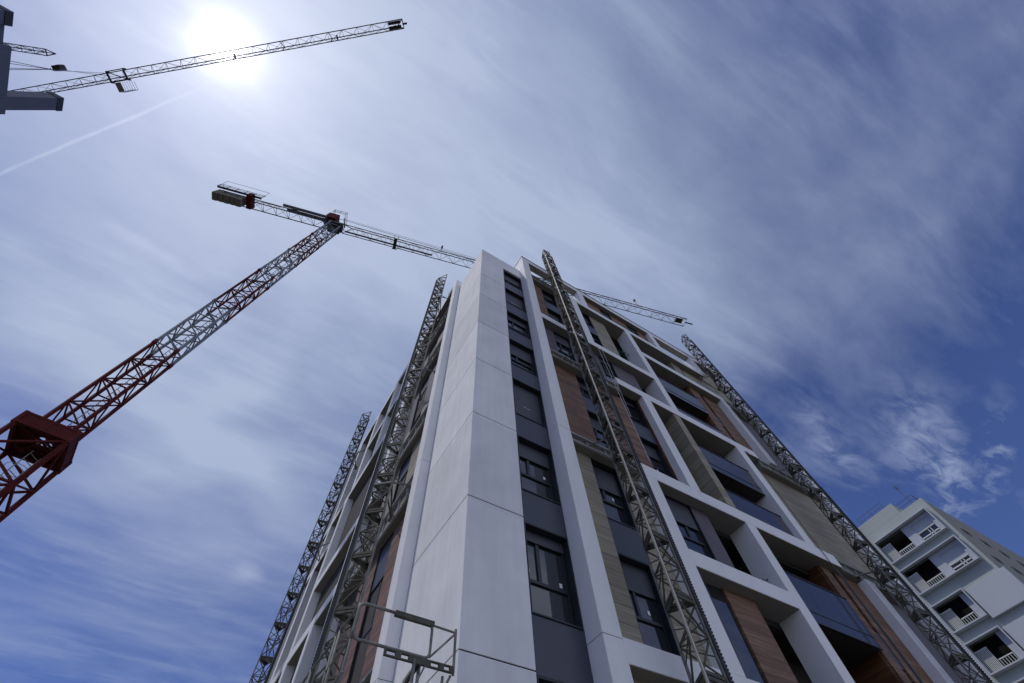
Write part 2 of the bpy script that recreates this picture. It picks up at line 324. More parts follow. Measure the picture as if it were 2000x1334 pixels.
# ------------------------------------------------------------------ main building
B = thing('apartment_building', (0, 0, 0), 'unfinished white-framed apartment building with brown board panels filling the middle', 'building')
FP, LP = 0.45, 0.30        # how far the white grid stands out on the two faces
ZT = [0.13, 2.5, 5.5, 8.61, 11.61, 14.62, 17.6, 20.6, 23.45, 26.4, 27.85]
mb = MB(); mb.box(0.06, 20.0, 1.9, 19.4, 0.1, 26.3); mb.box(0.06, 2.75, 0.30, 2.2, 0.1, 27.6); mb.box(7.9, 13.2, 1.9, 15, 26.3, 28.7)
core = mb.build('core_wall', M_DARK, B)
# corner volume: storey-high rendered panels with open joints over a black backing
mb = MB()
for i in range(len(ZT) - 1):
    z0 = ZT[i] + 0.012; z1 = ZT[i+1] - 0.012
    if i == len(ZT) - 2: z1 = ZT[i+1]
    if z0 >= 26.3:
        mb.box(0, 2.65, 0, 2.75, z0, z1)
    else:
        mb.poly([(0, 0, z0), (1.43, 0, z0), (1.43, 0.28, z0), (0.28, 0.28, z0), (0.28, 2.75, z0), (0, 2.75, z0)][::-1], (0, 0, z1 - z0))
corner = mb.build('corner_wall', M_WHITE, B, bevel=0.006)
mb = MB(); mb.box(0.02, 1.40, 0.02, 0.25, 0.1, 26.39).box(0.02, 0.25, 0.25, 2.73, 0.1, 26.39); mb.build('joint_backing', M_JOINT, corner)

def window(face, u0, u1, z0, z1, d=0.0, dep=0.17, shutter=0.3, stick=(), kind='two', parent=B, wide_left=False, slats=False):
    """one window: dark jambs, frame, panes, roller shutter pulled down by the given share"""
    root = MB(); t = 0.012
    face.box(root, u0, u0 + t * 2, z0, z1, d - dep, d - 0.01); face.box(root, u1 - t * 2, u1, z0, z1, d - dep, d - 0.01)
    face.box(root, u0 + t * 2, u1 - t * 2, z1 - 0.03, z1, d - dep, d - 0.01); face.box(root, u0 + t * 2, u1 - t * 2, z0, z0 + 0.03, d - dep, d + 0.015)
    face.box(root, u0 + t * 2, u1 - t * 2, z0 + .03, z1 - .03, d - dep - 0.06, d - dep - 0.02)
    w = root.build('window', M_FRAME, parent)
    a0, a1, b0, b1 = u0 + .03, u1 - .03, z0 + .035, z1 - .035
    zs = b1 - (b1 - b0) * shutter
    fd0, fd1 = d - dep - 0.015, d - dep + 0.045
    if shutter < 0.97:
        f = MB(); s = 0.055
        face.box(f, a0, a0 + s, b0, b1, fd0, fd1); face.box(f, a1 - s, a1, b0, b1, fd0, fd1)
        face.box(f, a0 + s, a1 - s, b0, b0 + s, fd0, fd1); face.box(f, a0 + s, a1 - s, b1 - s, b1, fd0, fd1)
        zm = b0 + (b1 - b0) * 0.40; um = a0 + (a1 - a0) * (0.36 if not wide_left else 0.62)
        face.box(f, a0 + s, a1 - s, zm - .035, zm + .035, fd0, fd1 + .012)
        face.box(f, um - .04, um + .04, zm + .035, b1 - s, fd0, fd1 + .008)
        f.build('window_frame', M_FRAME, w)
        face.box(MB(), a0 + s, a1 - s, b0 + s, zm - .035, fd0 + .01, fd0 + .028).build('pane', M_GLASS, w)
        face.box(MB(), a0 + s, um - .04, zm + .035, b1 - s, fd0 + .01, fd0 + .028).build('pane', M_GLASS, w)
        face.box(MB(), um + .04, a1 - s, zm + .035, b1 - s, fd0 + .012, fd0 + .030).build('pane', M_GLASS, w)
        for (su, sz) in stick:
            uu = a0 + s + (a1 - a0 - 2 * s) * su; zz = b0 + (b1 - b0) * sz
            face.box(MB(), uu - .035, uu + .035, zz - .05, zz + .05, fd0 + .036, fd0 + .040).build('sticker', M_STICK, w)
    if shutter > 0.02:
        m = MB(); k = max(1, int((b1 - zs) / (0.055 if slats else 0.2)))
        if slats:
            for i in range(k):
                za = zs + (b1 - zs) * i / k; zb = zs + (b1 - zs) * (i + 1) / k
                face.box(m, a0, a1, za + .006, zb, fd1 + .012, fd1 + .026)
        else:
            face.box(m, a0, a1, zs, b1, fd1 + .012, fd1 + .03)
            face.box(m, a0, a1, zs - .03, zs, fd1 + .008, fd1 + .036)
        m.build('roller_shutter', M_SHUT, w)
        if shutter >= 0.9:
            c = MB(); uc = (a0 + a1) / 2; zc = b0 + (b1 - b0) * .42
            face.box(c, uc - .13, uc + .01, zc - .008, zc + .008, fd1 + .031, fd1 + .034); face.box(c, uc + .03, uc + .14, zc - .03, zc - .014, fd1 + .031, fd1 + .034)
            c.build('sticker', M_STICK, w)
    return w

# window strip beside the corner
WZ = [(3.45, 5.45), (6.45, 8.50), (9.45, 11.50), (12.50, 14.55), (15.5, 17.55), (18.5, 20.35), (21.4, 23.35), (24.3, 26.15)]
SH = [0.2, 0.12, 0.28, 1.0, 0.42, 0.25, 1.0, 0.45]
ST = [(), ((.08, .52), (.88, .47)), ((.08, .62), (.86, .50)), (), (), (), (), ()]
for (a, b), s, st in zip(WZ, SH, ST): window(FR, 1.45, 2.63, a, b, 0.0, 0.27, s, st)
prev = 0.13
for a, b in WZ + [(26.2, 26.2)]:
    if a - prev > 0.05:
        m = MB(); FR.box(m, 1.44, 2.64, prev + .006, a - .006, -0.12, -0.012); m.build('spandrel_panel', M_SPAN, B, bevel=.004)
    prev = b

def beam(face, u0, u1, z0, z1, d, dback=-0.33, m=M_WHITE2, name='frame_beam', bev=.008):
    x = MB(); face.box(x, u0, u1, z0, z1, dback, d); bm_ = x.build(name, m, B, bevel=bev)
    x = MB(); face.box(x, u0 + .004, u1 - .004, z0 - .008, z0 + .002, dback, d - .022); x.build('soffit_shade_board', M_SOFFIT_SHADE, bm_)  # thin strip added to darken the underside; shade put into its colour
    return bm_
def column(face, u0, u1, z0, z1, d, dback=0.05, m=M_WHITE2, joints=()):
    x = MB(); zz = [z0] + [j for j in joints if z0 < j < z1] + [z1]
    for i in range(len(zz) - 1):
        face.box(x, u0, u1, zz[i] + (.005 if i else 0), zz[i+1] - (.005 if i < len(zz) - 2 else 0), dback, d)
    c = x.build('frame_column', m, B, bevel=.008)
    if len(zz) > 2:
        y = MB(); face.box(y, u0 + .012, u1 - .012, z0 + .02, z1 - .02, dback + .02, d - .012); y.build('joint_backing', M_JOINT, c)
    return c
def panel(face, u0, u1, z0, z1, m, d=0.10, th=0.14, name='wall_panel'):
    x = MB(); face.box(x, u0, u1, z0, z1, d - th, d); return x.build(name, m, B)
def raw_edge(face, u0, u1, z0, z1, d, dback=-0.9):
    """slab edge still without its white cladding: set back, with a thin metal angle left along top and bottom"""
    s = beam(face, u0, u1, z0, z1, d - 0.13, dback, M_RAW, 'bare_slab_edge', bev=.01)
    x = MB(); face.box(x, u0, u1, z1 - .02, z1 + .02, d - .14, d - .02); face.box(x, u0, u1, z0 + .0, z0 + .03, d - .125, d - .05)
    k = int((u1 - u0) / .6)
    for i in range(k + 1):
        uu = u0 + .05 + (u1 - u0 - .1) * i / max(1, k); face.box(x, uu - .02, uu + .02, z0 + .03, z1 - .02, d - .128, d - .09)
    x.build('cladding_rail', M_PIPE, s); return s

PJ = [6.2, 12.22, 18.45, 21.05, 24.3]
# --- front grid (white columns stand 0.45 m proud, storey beams run between them)
column(FR, 2.65, 3.13, 0.13, 29.0, FP, -1.2, joints=PJ)   # pilaster beside the window strip
raw_edge(FR, 3.13, 5.9, 26.4, 26.88, FP)
for (u0, u1, z0, z1) in [(3.13, 5.9, 5.79, 6.24), (3.13, 10.10, 20.65, 21.13), (5.9, 17.0, 26.40, 26.88), (6.75, 15.6, 17.65, 18.16),
                         (5.9, 15.5, 11.77, 12.29), (6.4, 10.36, 8.80, 9.30), (5.9, 10.36, 5.79, 6.25), (10.55, 17.2, 23.5, 24.0), (10.86, 16.7, 5.6, 6.05)]:
    beam(FR, u0, u1, z0, z1, FP)
raw_edge(FR, 3.13, 6.75, 17.10, 17.50, FP); raw_edge(FR, 3.13, 5.9, 11.87, 12.19, FP); raw_edge(FR, 15.6, 20.0, 17.2, 17.62, FP); raw_edge(FR, 15.5, 19.9, 11.8, 12.2, FP - .02)
raw_edge(FR, 17.2, 19.9, 23.55, 23.95, FP - .02)
column(FR, 5.90, 6.40, 0.13, 5.788, FP - .001); column(FR, 5.90, 6.40, 6.252, 11.768, FP - .001, -.3)
column(FR, 5.92, 6.38, 21.132, 26.398, FP - .001, -.3)
column(FR, 8.10, 8.60, 12.292, 17.648, FP - .001, -.33)
column(FR, 10.10, 10.55, 18.162, 26.398, FP - .001, -.33)
column(FR, 10.36, 10.86, 0.13, 11.768, FP - .001, -.33)
column(FR, 13.95, 14.50, 12.292, 17.648, FP - .001, -1.0)
column(FR, 16.70, 17.20, 18.0, 23.498, FP - .001, 0.05)
column(FR, 16.75, 17.30, 0.13, 11.75, FP - .001, -.3)
column(FR, 19.55, 20.15, 23.5, 29.0, FP - .02, -6.0); column(FR, 20.0, 20.75, 12.6, 23.498, FP - .02, -6.0); column(FR, 20.3, 21.15, 0.13, 12.6, FP - .02, -6.0)
# --- parapet ring with its roof posts
x = MB(); FR.box(x, 2.65, 20.15, 29.0, 29.56, .06, FP); FR.box(x, 2.65, 2.95, 29.0, 29.56, -1.25, .06); FR.box(x, 19.85, 20.15, 29.0, 29.56, -6.0, .06); par = x.build('parapet', M_WHITE2, B, bevel=.01)
x = MB(); FR.box(x, 3.13, 19.5, 28.992, 29.002, .06, FP - .022); x.build('soffit_shade_board', M_SOFFIT_SHADE, par)  # same coloured-in shade under the parapet
x = MB(); FR.box(x, 2.62, 20.18, 29.56, 29.60, .03, FP + .03); FR.box(x, 2.62, 2.98, 29.56, 29.60, -1.28, .03); x.build('coping', M_COPING, par)
x = MB(); LF.box(x, 2.75, 19.4, 27.95, 28.62, -1.1, LP); par2 = x.build('parapet', M_WHITE2, B, bevel=.01)
x = MB(); LF.box(x, 3.2, 19.3, 27.94, 27.952, -1.1, LP - .022); x.build('soffit_shade_board', M_SOFFIT_SHADE, par2)
for a, b in ((6.94, 7.4), (13.05, 13.56), (16.97, 17.4)): column(FR, a, b, 26.882, 28.998, FP - .001, -1.2)
for a, m_ in ((7.42, 0), (13.0, 0)): pass
panel(FR, 7.4, 8.95, 26.882, 28.998, M_BROWN, 0.20); window(FR, 8.95, 9.85, 26.95, 28.95, 0.19, 0.15, .35)
panel(FR, 9.85, 11.25, 26.882, 28.998, M_BROWN, 0.20); window(FR, 11.25, 12.2, 26.95, 28.95, 0.19, 0.15, .2)
panel(FR, 12.2, 13.05, 26.882, 28.998, M_BROWN, 0.20)
panel(FR, 17.4, 19.55, 26.882, 28.998, M_STONE, 0.05)
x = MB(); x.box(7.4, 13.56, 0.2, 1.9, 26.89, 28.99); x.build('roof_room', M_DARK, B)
# terrace slab under the open top
x = MB(); x.box(3.13, 19.5, -.10, 1.9, 26.36, 26.40); x.build('terrace_slab', M_SOFFIT_SHADE, B)
x = MB(); FR.box(x, 3.2, 16.9, 27.5, 27.54, -.30, -.26); FR.box(x, 3.2, 16.9, 27.1, 27.13, -.30, -.26)
for i in range(18): FR.box(x, 3.2 + i * .8, 3.23 + i * .8, 26.9, 27.5, -.30, -.27)
x.build('terrace_rail', M_PIPE, B)

def winstack(face, u0, u1, spans, d=0.10, dep=0.27, sh=None, st=None):
    """windows above each other with anthracite panels between"""
    sh = sh or [0.3] * len(spans); st = st or [()] * len(spans)
    for i, (a, b) in enumerate(spans):
        window(face, u0, u1, a, b, d, dep, sh[i], st[i], slats=(i % 2 == 0))
        if i + 1 < len(spans):
            x = MB(); face.box(x, u0 + .005, u1 - .005, b + .006, spans[i+1][0] - .006, d - .12, d - .005); x.build('spandrel_panel', M_SPAN, B, bevel=.004)
# bay 1
panel(FR, 3.13, 4.03, 6.24, 11.86, M_STONE); winstack(FR, 4.03, 5.13, [(6.30, 8.58), (9.58, 11.84)], sh=[.33, .40], st=[((.7, .5),), ((.7, .5),)])
panel(FR, 5.13, 5.90, 6.24, 11.86, M_STONE)
panel(FR, 3.13, 4.03, 2.6, 5.79, M_STONE); window(FR, 4.03, 5.13, 3.2, 5.5, .1, .15, .3); panel(FR, 5.13, 5.9, 2.6, 5.79, M_STONE)
panel(FR, 3.13, 4.58, 12.20, 17.09, M_BROWN); winstack(FR, 4.58, 5.62, [(12.75, 14.70), (15.62, 17.09)], sh=[.35, .3]); panel(FR, 4.58, 5.62, 12.20, 12.74, M_SPAN)
panel(FR, 5.62, 7.06, 12.20, 17.09, M_BROWN); winstack(FR, 7.06, 8.04, [(12.6, 14.70), (15.62, 17.60)], sh=[.35, .12], st=[((.6, .35),), ()]); panel(FR, 8.04, 8.10, 12.29, 17.64, M_ORANGE, .16)
panel(FR, 3.13, 3.98, 17.5, 20.65, M_PURPLE); window(FR, 3.98, 4.92, 17.9, 20.6, .1, .15, .3); panel(FR, 4.92, 6.64, 18.165, 20.65, M_PURPLE)
window(FR, 6.64, 7.55, 18.2, 20.6, .1, .15, .15); panel(FR, 7.55, 9.0, 18.165, 20.65, M_PURPLE)
panel(FR, 3.13, 4.0, 21.14, 26.40, M_BROWN); winstack(FR, 4.0, 4.95, [(21.2, 23.57), (24.52, 26.38)], sh=[.3, .35]); panel(FR, 4.95, 5.92, 21.14, 26.40, M_BROWN)
# bay 2
panel(FR, 6.38, 6.62, 21.14, 26.39, M_SPAN); winstack(FR, 6.62, 7.54, [(21.2, 23.57), (24.52, 26.38)], sh=[.15, .5])
panel(FR, 7.54, 8.70, 21.14, 26.39, M_STONE)
window(FR, 6.60, 8.09, 9.32, 11.75, .1, .15, .38, wide_left=True); panel(FR, 6.40, 6.60, 9.31, 11.76, M_SPAN); panel(FR, 8.09, 8.82, 9.31, 11.76, M_PURPLE)
panel(FR, 6.40, 7.02, 6.26, 8.79, M_SPAN, .09); x = MB(); FR.box(x, 7.02, 7.70, 6.26, 8.79, 0.0, .04); x.build('dark_glass_panel', M_GLASS, B)
panel(FR, 7.70, 8.90, 6.26, 8.79, M_BROWN)
panel(FR, 6.40, 7.70, 0.2, 5.78, M_SPAN, .09); panel(FR, 7.70, 8.90, 0.2, 5.78, M_BROWN)
# closed bay 1-2 behind
def recess(u0, u1, z0, z1, depth, left=None, right=None, back=M_DARK, ceil=M_SOFFIT_SHADE, slabs=()):
    """loggia: back wall with a glazed door, side cheeks, floor slabs inside"""
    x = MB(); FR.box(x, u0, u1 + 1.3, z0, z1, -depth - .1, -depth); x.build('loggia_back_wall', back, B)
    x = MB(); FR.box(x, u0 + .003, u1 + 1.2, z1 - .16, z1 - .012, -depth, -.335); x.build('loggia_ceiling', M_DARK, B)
    x = MB(); FR.box(x, u0 + .25, u0 + .25 + (u1 - u0) * .6, z0 + .05, min(z0 + 2.3, z1 - .1), -depth + .002, -depth + .03); x.build('balcony_door', M_GLASS, B)
    if left is not None:
        x = MB(); FR.box(x, u0 - .12, u0 + .0, z0, z1, -depth, 0.095); x.build('loggia_cheek', left, B)
    if right is not None:
        x = MB(); FR.box(x, u1, u1 + .06, z0, z1, -depth, 0.04); x.build('loggia_cheek', right, B)
recess(9.0, 10.1, 18.16, 20.65, 1.4, left=M_PURPLE)
recess(8.70, 10.1, 21.14, 26.39, 1.4, left=M_STONE)
recess(8.82, 10.36, 9.31, 11.76, 1.4, left=M_PURPLE)
recess(8.90, 10.36, 6.26, 8.79, 1.4, left=M_BROWN)
recess(8.90, 10.36, 0.2, 5.78, 1.4, left=M_BROWN)
recess(8.60, 13.95, 12.30, 17.64, 1.5)
recess(10.55, 14.2, 18.17, 23.49, 1.5, right=M_ORANGE); recess(10.55, 14.1, 24.01, 26.39, 1.5, right=M_STONE)
recess(10.86, 14.45, 0.2, 11.76, 1.6, right=M_ORANGE)
# loggia floors between the white beams
for (u0, u1, z0, z1, dd) in [(8.70, 10.1, 23.35, 23.6, -.35), (8.60, 9.86, 14.75, 15.0, -.2)]:
    x = MB(); FR.box(x, u0, u1, z0, z1, -1.4, dd); x.build('loggia_slab', M_SOFFIT_SHADE, B)
for (u0, u1, z0, d) in [(10.45, 13.95, 14.78, .18), (10.55, 14.2, 20.62, .18), (10.86, 14.45, 8.82, .18), (10.86, 14.45, 5.9, .18)]:
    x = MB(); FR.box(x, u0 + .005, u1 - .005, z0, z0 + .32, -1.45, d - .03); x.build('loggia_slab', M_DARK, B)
# balustrades of blue tinted glass
def balustrade(u0, u1, z0, z1, d, n=3, split=True):
    r = MB(); FR.box(r, u0, u1, z1, z1 + .035, d - .03, d + .03); FR.box(r, u0, u1, z0 - .02, z0 + .02, d - .02, d + .025)
    if split: FR.box(r, u0, u1, z0 + .34, z0 + .365, d + .0, d + .02)
    b = r.build('balustrade', M_FRAME, B)
    for i in range(n):
        a = u0 + (u1 - u0) * i / n; c = u0 + (u1 - u0) * (i + 1) / n
        x = MB(); FR.box(x, a + .006, c - .006, z0 + .02, z1, d - .012, d + .006); x.build('glass_panel', M_BGLASS, b)
balustrade(10.42, 13.93, 14.76, 16.15, .22); balustrade(10.42, 13.93, 12.31, 13.62, .22)
balustrade(10.57, 14.18, 20.58, 22.05, .20); balustrade(10.57, 14.18, 18.18, 19.15, .20)
balustrade(10.88, 14.43, 8.80, 10.38, .22); balustrade(10.88, 14.43, 6.07, 7.2, .22)
# bay 3 piers and walls
x = MB(); FR.box(x, 9.95, 10.38, 12.30, 17.64, -1.2, FP - .03); x.build('boarded_pier', M_STONE, B)
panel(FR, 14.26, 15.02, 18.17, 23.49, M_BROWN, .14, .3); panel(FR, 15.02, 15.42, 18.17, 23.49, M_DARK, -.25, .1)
x = MB(); FR.box(x, 15.03, 15.41, 20.4, 21.3, -.2, .08); x.build('spandrel_panel', M_SPAN, B)
panel(FR, 15.42, 16.70, 18.17, 23.49, M_BROWN)
panel(FR, 14.16, 14.90, 24.01, 26.39, M_STONE, .14, .3); panel(FR, 14.90, 15.12, 24.01, 26.39, M_DARK, -.25, .1); panel(FR, 15.12, 19.55, 24.01, 26.39, M_STONE)
panel(FR, 14.51, 15.02, 0.2, 11.76, M_BROWN, .14, .3); panel(FR, 15.02, 15.40, 0.2, 11.76, M_DARK, -.25, .1); panel(FR, 15.40, 16.75, 0.2, 11.76, M_BROWN)
x = MB(); FR.box(x, 15.03, 15.39, 8.5, 9.6, -.2, .08); x.build('spandrel_panel', M_SPAN, B)
panel(FR, 14.50, 20.0, 12.30, 17.2, M_STONE)
panel(FR, 17.2, 20.0, 17.62, 23.5, M_PURPLE, .0); panel(FR, 17.3, 20.3, 0.2, 11.76, M_PURPLE, .0)
# green safety netting and plant bits left in the loggias
def netting(u0, u1, z, d, n, seed):
    rr = random.Random(seed); x = MB()
    for i in range(n):
        u = rr.uniform(u0, u1); zz = z + rr.uniform(0, .55); dd = d + rr.uniform(-.25, .05); s = rr.uniform(.03, .09)
        p = Vector(FR.pt(u, zz, dd)); q = p + Vector((rr.uniform(-s, s), rr.uniform(-s, s), rr.uniform(-s, s) * 1.6)); r_ = p + Vector((rr.uniform(-s, s), rr.uniform(-s, s), rr.uniform(-s, s)))
        i0 = len(x.v); x.v += [tuple(p), tuple(q), tuple(r_)]; x.f.append((i0, i0+1, i0+2))
    return x
for (u0, u1, z, d, n, lab) in [(8.9, 10.0, 23.62, -.1, 260, 'green netting heaped on the upper loggia floor beside the pale boarded panel'),
                               (8.95, 10.25, 9.32, .1, 220, 'green netting lying along the loggia edge above the lowest white beam'),
                               (8.95, 10.25, 6.27, .1, 220, 'green netting lying in the lowest loggia at the bottom of the picture'),
                               (8.65, 9.8, 15.02, -.05, 240, 'green netting on the loggia floor left of the pale boarded pier')]:
    o = netting(u0, u1, z, d, n, int(z * 10)).build('safety_netting', M_GREEN); tag(o, lab, 'netting', 'netting left in the loggias')

# --- left face (seen at a grazing angle)
column(LF, 2.75, 3.20, 0.13, 27.948, LP, 0.0, joints=[6.2, 12.2, 18.42, 24.3])
column(LF, 9.25, 9.75, 0.13, 27.948, LP - .001, -.6, joints=[6.2, 12.2, 18.4, 24.3])
column(LF, 7.52, 7.98, 15.3, 27.948, LP - .001, -.6)
column(LF, 11.76, 12.26, 0.13, 11.83, LP - .001, -.6); column(LF, 11.25, 11.75, 20.98, 27.948, LP - .001, -.6)
column(LF, 14.85, 15.35, 0.13, 20.53, LP - .001, -.6, joints=[6.2, 12.2, 18.4]); column(LF, 14.30, 14.80, 20.98, 27.948, LP - .001, -.6)
column(LF, 17.45, 17.95, 12.3, 27.948, LP - .001, -.6); column(LF, 19.0, 19.5, 0.13, 27.948, LP - .001, -.6)
for (u0, u1, z0, z1) in [(9.75, 19.0, 11.83, 12.30), (7.98, 9.25, 14.92, 15.38), (9.75, 14.85, 14.92, 15.38), (7.98, 9.25, 20.53, 20.98), (9.75, 19.0, 20.53, 20.98), (9.75, 14.3, 24.2, 24.6), (12.26, 19.0, 8.8, 9.25), (9.75, 11.76, 5.8, 6.25), (15.35, 19, 17.6, 18.05)]:
    beam(LF, u0, u1, z0, z1, LP - .002, -.9)
for z0 in (5.85, 11.3, 15.0, 20.7): raw_edge(LF, 3.2, 9.25 if z0 < 14 else 7.52, z0, z0 + .75, LP, -.7)
raw_edge(LF, 3.2, 7.52, 24.6, 25.3, LP, -.7)
for (z0, z1, m_) in [(0.2, 5.84, M_BROWN), (6.61, 11.29, M_BROWN), (12.06, 14.99, M_STONE), (15.76, 17.3, M_STONE), (17.3, 20.69, M_PURPLE), (21.46, 24.59, M_PURPLE), (25.31, 27.94, M_BROWN)]:
    panel(LF, 3.2, 4.9, z0, z1, m_, .02); panel(LF, 6.0, 7.4, z0, z1, m_, .02)
    window(LF, 4.9, 6.0, z0 + .05, z1 - .05, .02, .12, .3)
zs = [0.2, 3.0, 5.9, 8.9, 11.9, 15.0, 18.0, 20.6, 24.0, 26.2, 27.94]
for i in range(len(zs) - 1):
    z0, z1 = zs[i] + .005, zs[i+1] - .005
    for (u0, u1) in ((7.98, 9.25), (9.75, 11.3), (11.76, 14.3), (15.35, 17.45), (17.95, 19.0)):
        mm = (M_PURPLE, M_SPAN, M_DARK, M_STONE)[(i * 3 + int(u0)) % 4]
        panel(LF, u0 - .45, u1 + .45, z0, z1, mm, -.35, .1)
        if z1 - z0 > 2.5 and u1 - u0 > 1.4: window(LF, u0 + .3, u0 + 1.25, z0 + .2, z1 - .2, -.33, .1, .3)
x = MB(); x.box(0.0, 20.0, 19.3, 19.5, 0.13, 28.6); x.build('rear_wall', M_WHITE, B)

# ------------------------------------------------------------------ hoist masts
def hoist_mast(loc, rot, top, label, side=0.56, rack_side=0, cables=True, ties=(), pitch=1.4):
    """triangular lattice mast in bolted sections; vertex 0 faces outwards"""
    x0, y0 = loc; t = thing('hoist_mast', (x0, y0, 0), label, 'hoist mast', 'hoist masts standing against the building')
    rad = side / math.sqrt(3); C = [Vector((x0 + rad * math.cos(rot + k * 2 * math.pi / 3), y0 + rad * math.sin(rot + k * 2 * math.pi / 3), 0)) for k in range(3)]
    ch = MB()
    for c in C: ch.bar(c + Vector((0, 0, 0.05)), c + Vector((0, 0, top)), .046)
    ch.build('mast_chords', M_GALV, t)
    br = MB(); z = top - pitch; n = 0
    while z > 0.0:
        for k in range(3):
            a, b = C[k], C[(k+1) % 3]; Z = lambda p, h: p + Vector((0, 0, h))
            br.bar(Z(a, z + .03), Z(b, z + .03), .045, .06); br.bar(Z(a, z + pitch - .05), Z(b, z + pitch - .05), .045, .06)
            m_ = z + pitch * .5
            br.bar(Z(a, z + .05), Z(b, m_), .030); br.bar(Z(b, m_), Z(a, z + pitch - .07), .030); br.bar(Z(a, m_), Z(b, m_), .024); br.bar(Z(a, m_ + pitch * .22), Z(b, m_ + .02), .018); br.bar(Z(a, m_ - pitch * .22), Z(b, m_ - .02), .018)
        c0 = (C[0] + C[1] + C[2]) / 3
        # end frame gussets
        for k in range(3):
            a, b = C[k], C[(k+1) % 3]; p = Z(a, z + .0); q = Z(a + (b - a) * .30, z); r_ = Z(a + (C[(k+2) % 3] - a) * .30, z); br.poly([p, q, r_], (0, 0, .012))
        z -= pitch; n += 1
    br.build('mast_bracing', M_GALVD, t)
    r = MB(); a = C[rack_side]; d = (a - (C[0] + C[1] + C[2]) / 3).normalized()
    r.bar(a + d * .06 + Vector((0, 0, 1)), a + d * .06 + Vector((0, 0, top - .4)), .05, .07)
    zz = 1.0
    while zz < min(top - .4, 16): r.bar(a + d * .085 + Vector((0, 0, zz)), a + d * .115 + Vector((0, 0, zz)), .05, .03); zz += .062
    r.build('toothed_rack', M_RACK, t)
    if cables:
        a = C[0]; out = (a - (C[0] + C[1] + C[2]) / 3).normalized()
        MB().tube([a + out * .05 + Vector((.02, 0, 1)), a + out * .05 + Vector((.02, 0, top - 1.2))], .008, 6).build('power_pipe', M_PIPE, t)
    # spike frame at the tip
    p = MB(); tipc = C[1] + Vector((0, 0, top + .55)); p.bar(C[1] + Vector((0, 0, top)), tipc, .04); p.bar(C[2] + Vector((0, 0, top)), tipc, .03); p.bar(C[0] + Vector((0, 0, top)), tipc, .03); p.build('mast_tip', M_GALVD, t)
    for (zt, wall) in ties:
        b = MB(); w1 = Vector(wall[0]); w2 = Vector(wall[1]); zv = Vector((0, 0, zt))
        for c, w in ((C[1], w1), (C[2], w2), (C[1], w2)): b.tube([c + zv, w + zv], .028, 6)
        b.bar(C[0] + zv, C[1] + zv, .07); b.bar(C[0] + zv, C[2] + zv, .07); b.bar(C[1] + zv, C[2] + zv, .07)
        b.box(w1.x - .08, w1.x + .08, w1.y - .08, w1.y + .08, zt - .1, zt + .1); b.box(w2.x - .08, w2.x + .08, w2.y - .08, w2.y + .08, zt - .1, zt + .1)
        b.tube([C[1] + zv + Vector((0, 0, .25)), (C[1] + w1) / 2 + zv], .02, 6)
        b.build('wall_tie', M_GALV, t)
    b = MB(); b.box(x0 - .5, x0 + .5, y0 - .5, y0 + .5, 0.13, .3); b.build('base_plate', M_GALVD, t)
    return t
hoist_mast((4.13, -1.18), R(-146), 30.6, 'grey lattice hoist mast in front of the brown boarded bay beside the dark window strip', rack_side=1,
           ties=[(z, ((3.8, -.30, 0), (4.9, -.30, 0))) for z in (12.0, 17.4, 26.6)])
hoist_mast((-.93, 3.80), R(170), 30.2, 'lattice hoist mast close to the white corner, rising above the railed work platform', rack_side=0,
           ties=[(z, ((-.22, 3.3, 0), (-.22, 4.9, 0))) for z in (5.6, 11.6, 18.2, 26.6)])
hoist_mast((-.98, 16.1), R(200), 29.2, 'farthest hoist mast at the left, dark lattice outlined against blue sky', side=.54, rack_side=1, cables=False,
           ties=[(z, ((-.2, 15.1, 0), (-.2, 17.0, 0))) for z in (9.9, 17.8, 25)])
hoist_mast((17.15, -1.02), R(-164), 31.2, 'hoist mast at the right end of the building, next to the distant pale block', rack_side=1, cables=False,
           ties=[(z, ((16.6, -.3, 0), (18.3, -.3, 0))) for z in (6.0, 11.9, 17.4, 26.0)])
# ropes hanging beside the middle and right masts
x = MB(); x.tube([(6.30, -.55, 20.5), (6.28, -.56, 16.0), (6.31, -.55, 12.4)], .014, 6).tube([(6.55, -.55, 20.5), (6.40, -.56, 14.9)], .012, 6)
tag(x.build('hanging_rope', M_PIPE), 'pale ropes hanging down the brown boards just right of the middle mast', 'rope')
x = MB(); x.tube([(14.62, -.5, 17.6), (14.60, -.5, 6.0), (14.6, -.5, .2)], .016, 6).tube([(14.66, -.52, 11.4), (14.68, -.52, .2)], .03, 6)
tag(x.build('hanging_rope', M_ROPE), 'dark ropes hanging in front of the boarded pier beside the blue glass balustrade', 'rope')

# ------------------------------------------------------------------ work platform on the near left mast
WP = thing('work_platform', (-1.0, 1.7, 4.2), 'grey tubular guard rails of a work platform beside the white corner at the bottom', 'work platform')
#PLATFORM
def rr(pts, r=.09, n=5):
    """polyline with rounded corners"""
    P_ = [Vector(p) for p in pts]; out = [P_[0]]
    for i in range(1, len(P_) - 1):
        a, b, c = P_[i-1], P_[i], P_[i+1]; u = (a - b).normalized(); v = (c - b).normalized(); k = min(r, (a - b).length / 2.2, (c - b).length / 2.2)
        for j in range(n + 1):
            t_ = j / n; out.append((b + u * k) * (1 - t_) ** 2 + b * 2 * t_ * (1 - t_) + (b + v * k) * t_ ** 2)
    out.append(P_[-1]); return out
xl, xr, xe, yf = -1.77, -.65, -.27, -.41
zt, zb = 5.49, 5.02
MB().tube(rr([((xl + xr) / 2, yf, zt), (xr, yf, zt - .0), (xr, yf, zb), (xl, yf, zb), (xl, yf, zt), ((xl + xr) / 2, yf, zt)], .1), .021, 8).build('end_guard_rail', M_GALV, WP, smooth=True)
